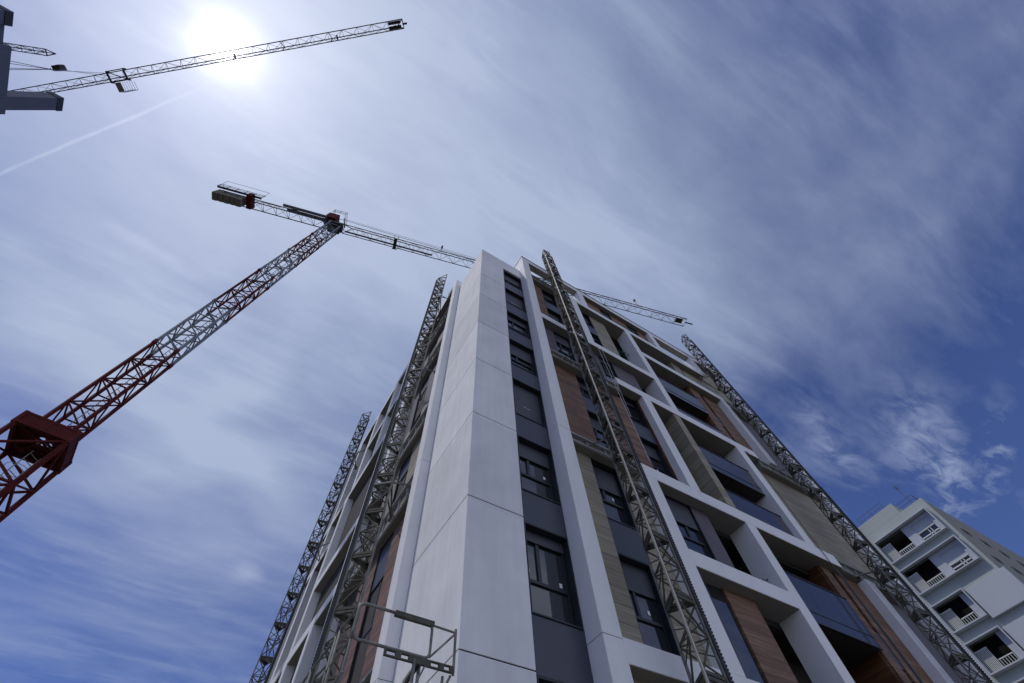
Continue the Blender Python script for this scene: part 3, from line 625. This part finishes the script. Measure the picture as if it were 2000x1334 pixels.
x = MB(); x.box(-1.25, xr + .02, yf - .03, yf + .03, zt - .045, zt + .03); x.box(-1.1, -.7, yf - .045, yf - .03, zt - .06, zt - .01); x.build('rail_sleeve', M_GALVD, WP, bevel=.006)
x = MB()
x.box(-1.30, xe, yf - .02, yf + .02, zb - .10, zb - .085).box(-1.30, xe, yf - .02, yf + .02, zb - .03, zb - .015)
for a, b in ((-1.30, -1.27), (-1.14, -1.06), (-.95, -.62), (-.50, -.42), (-.33, xe)): x.box(a, b, yf - .02, yf + .02, zb - .085, zb - .03)
x.build('slotted_rail', M_GALVD, WP)
x = MB(); x.tube([(xr, yf, zt - .02), (xe, yf, zt - .03)], .016, 6).tube([(xe, yf, zt + .02), (xe, yf, zb - .12)], .02, 6).tube([(xe, yf, zt - .04), (xr, yf, zb + .02)], .016, 6)
x.tube([(xe - .03, yf + .02, zb - .12), (xe - .25, yf + .1, 4.4)], .018, 6).tube([(xe, yf + .1, zb - .1), (xe - .3, yf + .15, 4.2)], .014, 6).tube([(xe - .1, yf + .12, zb - .1), (xe - .12, yf + .12, 3.9)], .02, 6)
x.tube([(-.86, yf, zb - .05), (-.86, yf, 3.9)], .024, 8).tube([(-.86, yf, 4.55), (-.68, yf, zb - .05)], .012, 6); x.build('corner_brace', M_GALV, WP)
MB().tube([(-.72, yf + .15, zb - .02), (-.73, yf + .15, 3.6)], .026, 8).build('spattered_pole', M_PAINTED, WP)
# side rails running back along the wall
for (px_, dz0) in ((xl, 0.0),):
    x = MB()
    x.tube(rr([(px_, yf, zb), (px_ + .01, yf + .0, zt), (px_, 5.5, zt + .02)], .1), .021, 8); x.tube([(px_, yf, zb), (px_, 5.5, zb)], .018, 8); x.tube([(px_, yf, 4.62), (px_, 5.5, 4.62)], .018, 8)
    for yy in (yf + .02, .35, .5, 1.55, 2.6, 3.7, 4.8): x.tube([(px_, yy, 4.0), (px_, yy, zt)], .018, 6)
    x.build('side_guard_rail', M_GALV, WP, smooth=True)
x = MB(); x.box(xl + .02, -.35, yf + .15, 5.5, 4.0, 4.05); x.build('deck', M_GALVD, WP)
x = MB(); x.box(xl - .01, xl + .015, yf + .1, 5.5, 4.05, 4.2).box(xl, -.9, yf + .1, yf + .13, 4.05, 4.25); x.build('toe_board', M_RACK, WP)
x = MB(); x.box(xl + .1, -1.25, 2.6, 3.2, 4.05, 4.75); x.build('drive_box', M_SPAN, WP, bevel=.02)
x = MB(); x.tube([(-.735, -.28, 5.0), (-.775, -.28, 4.95), (-.83, -.28, 4.86), (-.885, -.28, 4.76), (-.93, -.28, 4.62), (-.96, -.28, 4.45), (-.97, -.28, 4.25), (-.96, -.26, 4.05)], .042, 10)
tag(x.build('cable_hose', M_RACK, smooth=True), 'thick black hose arching up under the platform rail at the bottom', 'hose')

# ------------------------------------------------------------------ cranes
def truss(mb, A, Bp, w, h, sec, cw=.09, bw=.045, wd=None, apex_up=True, both=True):
    """triangular jib: two bottom chords, one top chord, laced"""
    A = Vector(A); Bp = Vector(Bp); d = (Bp - A); Ln = d.length; d.normalize(); s = Vector((-d.y, d.x, 0)).normalized(); n = max(1, round(Ln / sec)); st = Ln / n
    U = Vector((0, 0, h))
    P0 = [A + d * st * i - s * w / 2 for i in range(n + 1)]; P1 = [A + d * st * i + s * w / 2 for i in range(n + 1)]; T = [A + d * st * (i + .5) + U for i in range(n)]
    mb.bar(P0[0], P0[-1], cw); mb.bar(P1[0], P1[-1], cw); mb.bar(T[0], T[-1], cw * 1.05)
    for i in range(n):
        for Q in (P0, P1): mb.bar(Q[i], T[i], bw); mb.bar(T[i], Q[i+1], bw)
        mb.bar(P0[i], P1[i], bw); mb.bar(P0[i] if i % 2 else P1[i], P1[i+1] if i % 2 else P0[i+1], bw * .8)
    mb.bar(P0[n], P1[n], bw); mb.bar(P0[0], T[0], cw); mb.bar(P1[0], T[0], cw); mb.bar(P0[n], T[n-1], bw * 1.3); mb.bar(P1[n], T[n-1], bw * 1.3)
    return P0, P1, T
def square_mast(mb, c, yaw, s, z0, z1, sec, cw, bw, pat=0):
    c = Vector((c[0], c[1], 0)); h = s / math.sqrt(2)
    C = [c + Vector((h * math.cos(yaw + k * math.pi / 2), h * math.sin(yaw + k * math.pi / 2), 0)) for k in range(4)]
    Z = lambda p, z: p + Vector((0, 0, z))
    for p in C: mb.bar(Z(p, z0), Z(p, z1), cw, cw, up=(math.cos(yaw), math.sin(yaw), 0))
    n = max(1, round((z1 - z0) / sec)); st = (z1 - z0) / n
    for i in range(n):
        za = z0 + i * st; zb_ = za + st
        for k in range(4):
            a, b = C[k], C[(k+1) % 4]
            mb.bar(Z(a, za + .04), Z(b, za + .04), bw)
            mid = (za + zb_) / 2
            if (k + pat) % 2: mb.bar(Z(a, za), Z(b, mid), bw); mb.bar(Z(b, mid), Z(a, zb_), bw)
            else: mb.bar(Z(b, za), Z(a, mid), bw); mb.bar(Z(a, mid), Z(b, zb_), bw)
    return C
TC = thing('tower_crane', (-13.9, 15.65, 0), 'tower crane with a red and pale grey lattice mast standing left of the building', 'crane', 'tower cranes above the site')
c = (-13.9, 15.65); yaw = R(-41.4)
# near corner direction measured: right .35, forward -.817
bands = [(18.2, 26.6, M_RED), (26.6, 33.2, M_GREY), (33.2, 40.4, M_RED), (40.4, 47.0, M_GREY), (47.0, 53.6, M_RED), (53.6, 60.5, M_GREY)]
ma = math.radians(25.55); fw = Vector((math.cos(math.radians(115.55)), math.sin(math.radians(115.55)))); rg = Vector((math.cos(ma), math.sin(ma)))
nc = rg * .35 - fw * .817; yaw = math.atan2(nc.y, nc.x)
for i, (a, b, m_) in enumerate(bands):
    x = MB(); square_mast(x, c, yaw, 1.257, a, b, 2.2, .15 if i < 2 else .135, .062, i % 2); s_ = x.build('mast_section', m_, TC)
    y = MB(); cc = Vector((c[0], c[1], 0)); h = 1.257 / math.sqrt(2)
    for k in range(4):
        p = cc + Vector((h * math.cos(yaw + k * math.pi / 2), h * math.sin(yaw + k * math.pi / 2), 0))
        if i < 5: MB().box(p.x - .095, p.x + .095, p.y - .095, p.y + .095, b - .2, b + .2).build('joint_sleeve', M_OLIVE if i % 2 else m_, s_)
    # ladder with rungs inside
    y = MB(); lx = cc + Vector((math.cos(yaw + .8), math.sin(yaw + .8), 0)) * .25; sx = Vector((-math.sin(yaw), math.cos(yaw), 0)) * .2
    y.bar(lx - sx + Vector((0, 0, a)), lx - sx + Vector((0, 0, b)), .03); y.bar(lx + sx + Vector((0, 0, a)), lx + sx + Vector((0, 0, b)), .03)
    zz = a
    while zz < b: y.bar(lx - sx + Vector((0, 0, zz)), lx + sx + Vector((0, 0, zz)), .022); zz += .34
    y.build('ladder', M_GREY, s_)
x = MB(); square_mast(x, c, yaw, 2.05, 0.1, 18.0, 2.6, .17, .085, 1); x.build('mast_section', M_RED, TC)
y = MB(); lx = Vector((c[0], c[1], 0)) + Vector((math.cos(yaw + 2.2), math.sin(yaw + 2.2), 0)) * .5; sx = Vector((-math.sin(yaw), math.cos(yaw), 0)) * .25
for sg in (-1, 1): y.bar(lx + sx * sg + Vector((0, 0, .1)), lx + sx * sg + Vector((0, 0, 18)), .035)
zz = .5
while zz < 18: y.bar(lx - sx + Vector((0, 0, zz)), lx + sx + Vector((0, 0, zz)), .025); zz += .34
for zz in [9 + i * 1.0 for i in range(9)]:
    y.tube([lx + Vector((.5 * math.cos(a_), .5 * math.sin(a_), zz)) for a_ in [i * math.pi / 6 for i in range(13)]], .014, 4)
y.build('ladder', M_PIPE, TC)
# telescoping collar: box of red plate, floor with a ragged opening
cx, cy = c; hb = 2.12 / math.sqrt(2); C4 = [Vector((cx + hb * math.cos(yaw + k * math.pi / 2), cy + hb * math.sin(yaw + k * math.pi / 2), 0)) for k in range(4)]
x = MB()
for k in range(4):
    a, b = C4[k], C4[(k+1) % 4]; nrm = Vector(((b - a).y, -(b - a).x, 0)).normalized() * .03
    x.poly([a + Vector((0, 0, 18.03)), b + Vector((0, 0, 18.03)), b + Vector((0, 0, 18.6)), a + Vector((0, 0, 18.6))], nrm)
    x.bar(a + Vector((0, 0, 18.03)), b + Vector((0, 0, 18.03)), .14); x.bar(a + Vector((0, 0, 18.6)), b + Vector((0, 0, 18.6)), .10)
    x.bar(a + Vector((0, 0, 17.9)), a + Vector((0, 0, 18.64)), .16)
    m0 = (a + b) / 2; x.bar(m0 + Vector((0, 0, 18.03)), m0 + Vector((0, 0, 18.6)), .1)
col_ = x.build('climbing_collar', M_RED, TC)
x = MB(); O_ = Vector((cx, cy, 18.3)); hole = [Vector((.34 * math.cos(t_) * (1 + .25 * math.sin(3 * t_)), .30 * math.sin(t_), 0)) for t_ in [k * math.pi / 6 for k in range(12)]]
ring = []
for k in range(12):
    t_ = k * math.pi / 6; dv = Vector((math.cos(t_), math.sin(t_), 0)); best = 9
    for q in range(4):
        a, b = C4[q] - Vector((cx, cy, 0)), C4[(q+1) % 4] - Vector((cx, cy, 0)); e = b - a; den = dv.x * e.y - dv.y * e.x
        if abs(den) > 1e-6:
            r_ = (a.x * e.y - a.y * e.x) / den
            if r_ > 0: best = min(best, r_)
    ring.append(dv * best * .99)
for k in range(12):
    k2 = (k + 1) % 12; x.poly([O_ + hole[k], O_ + hole[k2], O_ + ring[k2], O_ + ring[k]], (0, 0, .05))
x.bar(O_ + hole[1] * 1.1, O_ + hole[7] * 1.1, .05, .05); x.build('collar_floor', M_RED, col_)
x = MB()
for k in range(4): x.bar(C4[k] + Vector((0, 0, 18.0)), Vector((cx, cy, 18.28)), .07)
x.build('collar_strut', M_RED, col_)
# slewing unit, tower head, cab railing
J = Vector((.967, -.255, 0)).normalized(); S = Vector((-J.y, J.x, 0)); O = Vector((cx, cy, 61.0))
def lp(a, b, z): return O + J * a + S * b + Vector((0, 0, z))
def obox(mb, a0, a1, b0, b1, z0, z1):
    i = len(mb.v)
    for z in (z0, z1): mb.v += [tuple(lp(a0, b0, z)), tuple(lp(a1, b0, z)), tuple(lp(a1, b1, z)), tuple(lp(a0, b1, z))]
    mb.f += [(i, i+3, i+2, i+1), (i+4, i+5, i+6, i+7), (i, i+1, i+5, i+4), (i+1, i+2, i+6, i+5), (i+2, i+3, i+7, i+6), (i+3, i, i+4, i+7)]
x = MB(); obox(x, -.75, .75, -.75, .75, -.6, -.25); obox(x, -.6, .95, -.6, .6, -.25, .45); x.build('slewing_ring', M_BLK, TC, bevel=.03)
x = MB(); obox(x, -1.5, -.15, -.95, .45, 0.5, 2.5); hd = x.build('tower_head', M_RED, TC, bevel=.04)
x = MB()
for a_ in (-1.1, -.3, .5): x.bar(lp(a_, -1.2, 2.5), lp(a_, -1.2, 3.6), .04); x.bar(lp(a_, .6, 2.5), lp(a_, .6, 3.6), .04)
for z_ in (2.5, 3.0, 3.6):
    x.bar(lp(-1.1, -1.2, z_), lp(.5, -1.2, z_), .035); x.bar(lp(-1.1, .6, z_), lp(.5, .6, z_), .035); x.bar(lp(-1.1, -1.2, z_), lp(-1.1, .6, z_), .035); x.bar(lp(.5, -1.2, z_), lp(.5, .6, z_), .035)
x.bar(lp(1.1, 0, .5), lp(.4, -.6, 2.6), .1); x.bar(lp(1.1, .4, .5), lp(0, .1, 2.6), .08); x.bar(lp(.4, -.6, 2.5), lp(.1, -.1, 3.9), .07); x.build('head_railing', M_BLK, TC)
x = MB(); truss(x, lp(1.0, 0, 0), lp(51.7, 0, 0), 1.25, 1.05, 1.9, .085, .035); jib = x.build('jib', M_OLIVE, TC)
x = MB(); obox(x, 50.1, 51.2, -.35, .35, .1, .3); obox(x, 51.7, 53.0, -.08, .08, .1, .25); x.build('tip_platform', M_BLK, jib)
x = MB(); obox(x, 1.3, 13, .2, .42, .05, .08); x.build('jib_walkway', M_GREY, jib)
x = MB()
for a_ in (14.0, 43.5):
    x.bar(lp(a_, -.62, 0), lp(a_, -.62, 2.0), .10); obox(x, a_ - .12, a_ + .12, -.8, -.5, 1.6, 2.1)
x.build('jib_lamp', M_BLK, jib)
x = MB(); obox(x, 7.75, 8.15, -.75, .75, -.45, -.25)
for b_ in (-.8, .8):
    x.bar(lp(7.7, b_, -.4), lp(7.7, b_, .4), .07); x.bar(lp(8.2, b_, -.4), lp(8.2, b_, .4), .07)
x.build('trolley', M_BLK, jib)
x = MB(); x.tube([lp(.1, 0, 3.9), lp(14, 0, 2.75), lp(30, 0, 1.5)], .03, 5).tube([lp(.1, -.2, 3.8), lp(34, -.2, 1.3)], .02, 5); x.build('pendant_rope', M_ROPE, TC)
x = MB(); truss(x, lp(-1.0, 0, 0), lp(-13.6, 0, 0), 1.3, .95, 1.6, .10, .04); cj = x.build('counter_jib', M_BLK, TC)
x = MB(); obox(x, -6.6, -1.2, -1.05, -.72, .1, .3); obox(x, -6.2, -1.2, -.45, -.1, .4, .62); x.build('walkway_plate', M_GREY, cj)
for k in range(5):
    x = MB(); a_ = -14.6 + k * .68; obox(x, a_, a_ + .66, -.48, .60, -1.0 + .06 * (k % 2), .9); x.build('counterweight', M_CONC, cj, bevel=.12)
x = MB(); obox(x, -10.9, -10.3, -1.1, .75, -.3, .9); x.build('winch_drum', M_RED, cj, bevel=.08)
x = MB()
for a_ in [-14.4 + 1.05 * k for k in range(6)]: x.bar(lp(a_, -1.1, .0), lp(a_, -1.1, 1.1), .045)
for z_ in (0, .55, 1.1): x.bar(lp(-14.4, -1.1, z_), lp(-9.15, -1.1, z_), .045)
x.bar(lp(-14.2, -1.1, 1.1), lp(-14.2, .5, 1.1), .04); obox(x, -14.4, -9.15, -1.1, -.85, -.03, .0)
x.bar(lp(-14.0, -1.5, 1.6), lp(-8.9, -1.5, 1.6), .03); x.bar(lp(-8.9, -1.5, 1.6), lp(-9.15, -1.1, 0), .03); x.bar(lp(-14.0, -1.5, 1.6), lp(-14.2, -1.1, 0), .03)
x.build('platform_railing', M_BLK, cj)
x = MB(); x.tube([lp(.1, 0, 3.9), lp(-8, 0, 1.9), lp(-13, 0, 1.3)], .03, 5); x.build('pendant_rope', M_ROPE, cj)

# crane reaching past the sun
C2 = thing('tower_crane', (-66.5, 30.6, 0), 'crane whose long dark jib crosses in front of the sun at upper left', 'crane', 'tower cranes above the site')
A2 = Vector((-18.97, -9.9, 75)); DJ = Vector((-.7615, .6481, 0)).normalized(); base2 = A2 + DJ * 62
C2.location = (base2.x, base2.y, 0)
s2 = Vector((-DJ.y, DJ.x, 0)); off = -s2 * 0 
ctr = A2 + Vector((.35, .40, 0))
x = MB(); truss(x, ctr, ctr + DJ * 62, 1.05, 1.25, 2.05, .10, .036); jb = x.build('jib', M_BLK, C2)
def q2(a, b, z): return ctr + DJ * a + s2 * b + Vector((0, 0, z))
def obox2(mb, a0, a1, b0, b1, z0, z1):
    i = len(mb.v)
    for z in (z0, z1): mb.v += [tuple(q2(a0, b0, z)), tuple(q2(a1, b0, z)), tuple(q2(a1, b1, z)), tuple(q2(a0, b1, z))]
    mb.f += [(i, i+3, i+2, i+1), (i+4, i+5, i+6, i+7), (i, i+1, i+5, i+4), (i+1, i+2, i+6, i+5), (i+2, i+3, i+7, i+6), (i+3, i, i+4, i+7)]
x = MB(); obox2(x, .3, 2.0, -.45, -.05, .0, .08); obox2(x, .3, 2.0, .1, .45, .0, .08); obox2(x, -.5, 0.1, -.1, .1, .1, .35); x.bar(q2(0, -.52, 0), q2(0, .52, 0), .1); x.build('tip_platform', M_BLK, jb)
x = MB()
for a_ in (9.2, 23.6): x.bar(q2(a_, -.5, 0), q2(a_, .1, .1), .16)
for a_ in (10.2, 24.0, 17): x.bar(q2(a_, -.5, 0), q2(a_, 0, 1.25), .07); x.bar(q2(a_, .5, 0), q2(a_, 0, 1.25), .07)
x.build('jib_lamp', M_BLK, jb)
at = 40.1
x = MB(); x.bar(q2(at - 1.2, -.66, -.3), q2(at + 1.2, -.66, -.3), .10); x.bar(q2(at - 1.2, .66, -.3), q2(at + 1.2, .66, -.3), .10); x.bar(q2(at - 1.2, -.6, -.3), q2(at + 1.2, .6, -.3), .08)
for a_ in (at - 1.2, at + 1.2): x.bar(q2(a_, -.7, -.3), q2(a_, .7, -.3), .16); x.bar(q2(a_, -.66, -.3), q2(a_, -.66, .25), .14); x.bar(q2(a_, .66, -.3), q2(a_, .66, .25), .14)
tr = x.build('trolley', M_BLK, jb)
x = MB()
for a_ in [at - .6 + .33 * k for k in range(7)]: x.bar(q2(a_ - .7, -.8, -.4), q2(a_ - .7, -1.9, -.4), .03); x.bar(q2(a_ - .7, -1.9, -.4), q2(a_ - .7, -1.9, .6), .03)
for z_ in (-.4, .1, .6): x.bar(q2(at - 1.3, -1.9, z_), q2(at + .7, -1.9, z_), .035); x.bar(q2(at - 1.3, -.8, z_), q2(at - 1.3, -1.9, z_), .035)
obox2(x, at - .1, at + .7, -1.9, -.8, -.44, -.41); x.build('service_basket', M_GREY, tr)
hk = q2(at, 0, 0); hz = 65.2
x = MB()
for a_, b_ in ((-.35, -.3), (.35, .3)): x.tube([q2(at + a_, b_, -.3), (hk.x + DJ.x * a_ * .5, hk.y + DJ.y * a_ * .5, hz + .8)], .025, 5)
x.build('hoist_rope', M_ROPE, C2)
x = MB(); i0 = hz
x.poly([hk + DJ * -.45 + Vector((0, 0, hz - 75 + 0.0)), hk + DJ * .45 + Vector((0, 0, hz - 75)), hk + DJ * .62 + Vector((0, 0, hz - 75 + .5)), hk + DJ * .4 + Vector((0, 0, hz - 75 + 1.0)), hk + DJ * -.4 + Vector((0, 0, hz - 75 + 1.0)), hk + DJ * -.62 + Vector((0, 0, hz - 75 + .5))], s2 * .5)
x.tube([(hk.x, hk.y, hz), (hk.x, hk.y, hz - .4), (hk.x + .2, hk.y, hz - .6), (hk.x, hk.y, hz - .85), (hk.x - .2, hk.y, hz - .65)], .06, 6)
x.build('hook_block', M_BLK, C2)
x = MB()
for a_, b_ in ((-1.2, -.9), (1.2, .9), (-1.1, .9), (1.1, -.9)): x.tube([(hk.x, hk.y, hz - .7), tuple(Vector((hk.x, hk.y, 50.5)) + DJ * a_ + s2 * b_)], .03, 5)
x.build('lifting_sling', M_ROPE, C2)
x = MB(); x.box(hk.x - 1.1, hk.x + 1.1, hk.y - 1.1, hk.y + 1.1, 49.3, 50.4); tag(x.build('concrete_skip', M_GALVD, bevel=.1), 'dark skip slung from the far crane hook behind the grey block', 'skip')
x = MB(); square_mast(x, (base2.x, base2.y), R(10), 1.9, 0.1, 75, 2.5, .18, .09); x.build('mast', M_BLK, C2)

# third crane: only the tip of its jib shows at the left edge
C3 = thing('tower_crane', (-95, 36, 0), 'short tapered jib tip of a third crane at the left edge of the picture', 'crane', 'tower cranes above the site')
TJ = Vector((-56.6, 18.1, 75)); D3 = Vector((-.915, .403, 0)).normalized(); P3 = TJ + D3 * 42; C3.location = (P3.x, P3.y, 0)
x = MB(); truss(x, TJ + D3 * 1.2, TJ + D3 * 42, .75, .95, 1.5, .11, .05); s3 = Vector((-D3.y, D3.x, 0))
for b_ in (-.375, .375): x.bar(TJ, TJ + D3 * 1.2 + s3 * b_, .10)
x.bar(TJ, TJ + D3 * 1.95 + Vector((0, 0, .95)), .09); x.build('jib', M_BLK, C3)
x = MB(); square_mast(x, (P3.x, P3.y), R(20), 1.9, .1, 75, 2.5, .18, .09); x.build('mast', M_BLK, C3)

# ------------------------------------------------------------------ dark tower block at the left edge
DT = thing('tower_block', (-40, 10, 0), 'dark grey block with two capped shafts at the upper left edge', 'building')
x = MB(); x.box(-52, -33.75, 7.4, 12.35, 0.1, 40.0); x.build('wall', M_TOWER, DT, bevel=.02)
x = MB(); x.box(-52, -33.95, 5.3, 7.4, 0.1, 39.6); x.build('wall', M_TOWER, DT, bevel=.02)
x = MB(); x.box(-34.5, -33.70, 10.96, 12.0, 0.12, 44.2); sh_ = x.build('shaft', M_TOWER, DT, bevel=.01)
x = MB(); x.box(-34.55, -33.66, 10.92, 12.04, 44.2, 44.75); x.build('coping', M_COPING, sh_)
x = MB(); x.box(-51.9, -33.70, 5.13, 6.0, 0.12, 39.2); sh_ = x.build('shaft', M_TOWER, DT, bevel=.01)
x = MB(); x.box(-51.9, -33.66, 5.09, 6.04, 39.2, 39.78); x.build('coping', M_COPING, sh_)
for z_ in (36.4, 33.4, 30.4):
    x = MB(); x.box(-33.78, -33.742, 7.5, 12.3, z_, z_ + .03); x.build('floor_joint', M_COPING, DT)

# ------------------------------------------------------------------ pale block behind on the right
RB = thing('apartment_block', (58, 6, 0), 'pale grey-green apartment block with boxed loggias behind on the right', 'building')
RF = Face('left', 48.0)
def rp(name, m_, u0, u1, z0, z1, d0, d1, parent=RB, bev=0.0):
    x = MB(); RF.box(x, u0, u1, z0, z1, d0, d1); return x.build(name, m_, parent, bevel=bev)
# main wall in strips leaving the loggia openings free
floors = [(27.15, 29.25, 'wide'), (24.15, 26.22, 'wide'), (20.95, 22.95, 'low'), (17.95, 19.95, 'low'), (14.95, 16.95, 'low'), (11.95, 13.95, 'low')]
edges = [30.35] + [e for f in floors for e in (f[1], f[0])] + [0.1]
for i in range(0, len(edges), 2): rp('wall_band', M_CREAM, .15, 12.0, edges[i+1], edges[i], -.3, 0)
rp('core_wall', M_DARK, .5, 12, 0.1, 30.0, -12, -3.2)
x = MB(); x.box(48.3, 78, 0.15, 0.5, 0.1, 30.35); side = x.build('side_wall', M_CREAMD, RB)
x = MB(); x.box(48.32, 77.9, .52, 11.9, 30.0, 30.3); x.build('roof', M_CREAMD, RB)
for k in range(8):
    for j in range(7):
        x = MB(); x.box(50.5 + k * 3.2, 51.7 + k * 3.2, .10, .16, 10.6 + j * 2.8, 11.1 + j * 2.8); w_ = x.build('window', M_CREAMD, RB)
        x = MB(); x.box(50.55 + k * 3.2, 51.65 + k * 3.2, .085, .099, 10.64 + j * 2.8, 11.06 + j * 2.8); x.build('pane', M_DARK, w_)
def loggia(u0, u1, z0, z1, parent):
    """open loggia: dark room, white side louvre panel, balusters"""
    rp('loggia_back_wall', M_DARK, u0, u1, z0, z1, -2.6, -2.5, parent)
    rp('louvre_panel', M_RAIL, u1 - 1.05, u1 - .05, z0 + .05, z0 + .06, -.2, -.1, parent)
    x = MB()
    n = 9
    for k in range(n): RF.box(x, u1 - .97 + k * .106, u1 - .915 + k * .106, z0 + .04, z1 - .5, -.15, -.09)
    RF.box(x, u1 - 1.0, u1 - .02, z1 - .5, z1 - .44, -.16, -.08); RF.box(x, u1 - 1.0, u1 - .02, z0 + .0, z0 + .05, -.16, -.08); x.build('louvre_screen', M_RAIL, parent)
    x = MB(); RF.box(x, u0 + .05, u1 - 1.05, z0 + .58, z0 + .64, -.12, -.06); RF.box(x, u0 + .05, u1 - 1.05, z0 + .08, z0 + .12, -.12, -.06)
    n = max(6, int((u1 - u0 - 1.1) / .17))
    for k in range(n): uu = u0 + .08 + (u1 - u0 - 1.2) * k / (n - 1); RF.box(x, uu - .02, uu + .02, z0 + .12, z0 + .58, -.11, -.07)
    x.build('balcony_railing', M_RAIL, parent)
def boxframe(u0, u1, z0, z1, d=.42, t=.10):
    x = MB(); RF.box(x, u0 - t, u1 + t, z1, z1 + t, -.2, d); RF.box(x, u0 - t, u1 + t, z0 - t, z0, -.2, d); RF.box(x, u0 - t, u0, z0, z1, -.2, d); RF.box(x, u1, u1 + t, z0, z1, -.2, d)
    return x.build('box_frame', M_CREAM2, RB, bevel=.01)
for i, (z0, z1, kind) in enumerate(floors):
    if kind == 'wide':
        f = boxframe(.62, 6.12, z0, z1); loggia(3.35, 6.12, z0, z1, f)
        rp('infill_panel', M_CREAM2, 2.75, 3.55, z0, z1, -.28, -.05, f)
        rp('infill_panel', M_CREAM2, .62, .95, z0, z1, -.28, -.05, f); rp('infill_panel', M_CREAM2, .95, 2.75, z1 - .35, z1, -.28, -.05, f)
        zs_ = z0 + (.95 if i == 0 else .75)
        rp('roller_shutter', M_CREAM2, .95, 2.75, zs_, z1 - .35, -.22, -.12, f)
        rp('pane', M_GLASS, 1.0, 2.7, z0 + .06, zs_, -.24, -.2, f)
        x = MB(); RF.box(x, .95, 2.75, zs_ - .06, zs_, -.2, -.05); RF.box(x, .95, 2.75, z0 + .0, z0 + .07, -.2, -.05); RF.box(x, .95, 2.75, z0 + .38, z0 + .45, -.2, -.08)
        for uu in (.95, 1.5, 1.75, 2.69): RF.box(x, uu, uu + .06, z0 + .07, zs_ - .06, -.2, -.08)
        x.build('window_frame', M_RAIL, f)
        rp('opening_sill', M_CREAM, .15, .52, z0, z1, -.3, 0)
        rp('wall_band', M_CREAM, 6.22, 12.0, z0, z1, -.3, 0)
    else:
        f = boxframe(3.35, 6.12, z0, z1); loggia(4.0 if False else 3.9, 6.12, z0, z1, f)
        rp('infill_panel', M_CREAM2, 3.35, 3.9, z0, z1, -.28, -.05, f)
        rp('wall_band', M_CREAM, .15, 3.25, z0, z1, -.3, 0); rp('wall_band', M_CREAM, 6.22, 12.0, z0, z1, -.3, 0)
for (z0, z1) in ((20.55, 22.85), (17.55, 19.85), (14.55, 16.85)):
    x = MB(); RF.box(x, -.2, 3.15, z0, z1, .02, .30); x.build('projecting_panel', M_CREAM2, RB, bevel=.01)
x = MB(); x.box(48.02, 58, 2.45, 12, 30.36, 31.5); x.build('roof_block', M_CREAM, RB, bevel=.02)
x = MB(); x.box(47.6, 47.9, 6.6, 7.1, 0.1, 33.6); x.box(47.9, 56, 6.6, 12, 0.1, 31.3); x.build('stair_tower', M_STUCCO, RB)
x = MB()
for k in range(10): x.bar((48.4 + k, .6, 30.3), (48.4 + k, .6, 31.2), .04)
for z_ in (30.8, 31.2): x.bar((48.4, .6, z_), (57.4, .6, z_), .035); x.bar((48.3, .6, z_), (48.3, 2.4, z_), .03); x.bar((48.3, 3.2, z_ + 1.1), (48.3, 6, z_ + 1.1), .03)
for yy in (3.2, 4.6, 6.0): x.bar((48.3, yy, 31.4), (48.3, yy, 32.3), .04)
x.build('roof_railing', M_ROPE, RB)
x = MB(); x.bar((49.2, 1.2, 30.3), (49.2, 1.2, 33.4), .05); x.bar((48.8, 1.2, 33.0), (49.7, 1.2, 33.0), .03)
for k in range(4): x.bar((48.9 + k * .2, 1.0, 33.0), (48.9 + k * .2, 1.4, 33.0), .02)
x.build('antenna', M_ROPE, RB)
print('objects', len(bpy.data.objects))
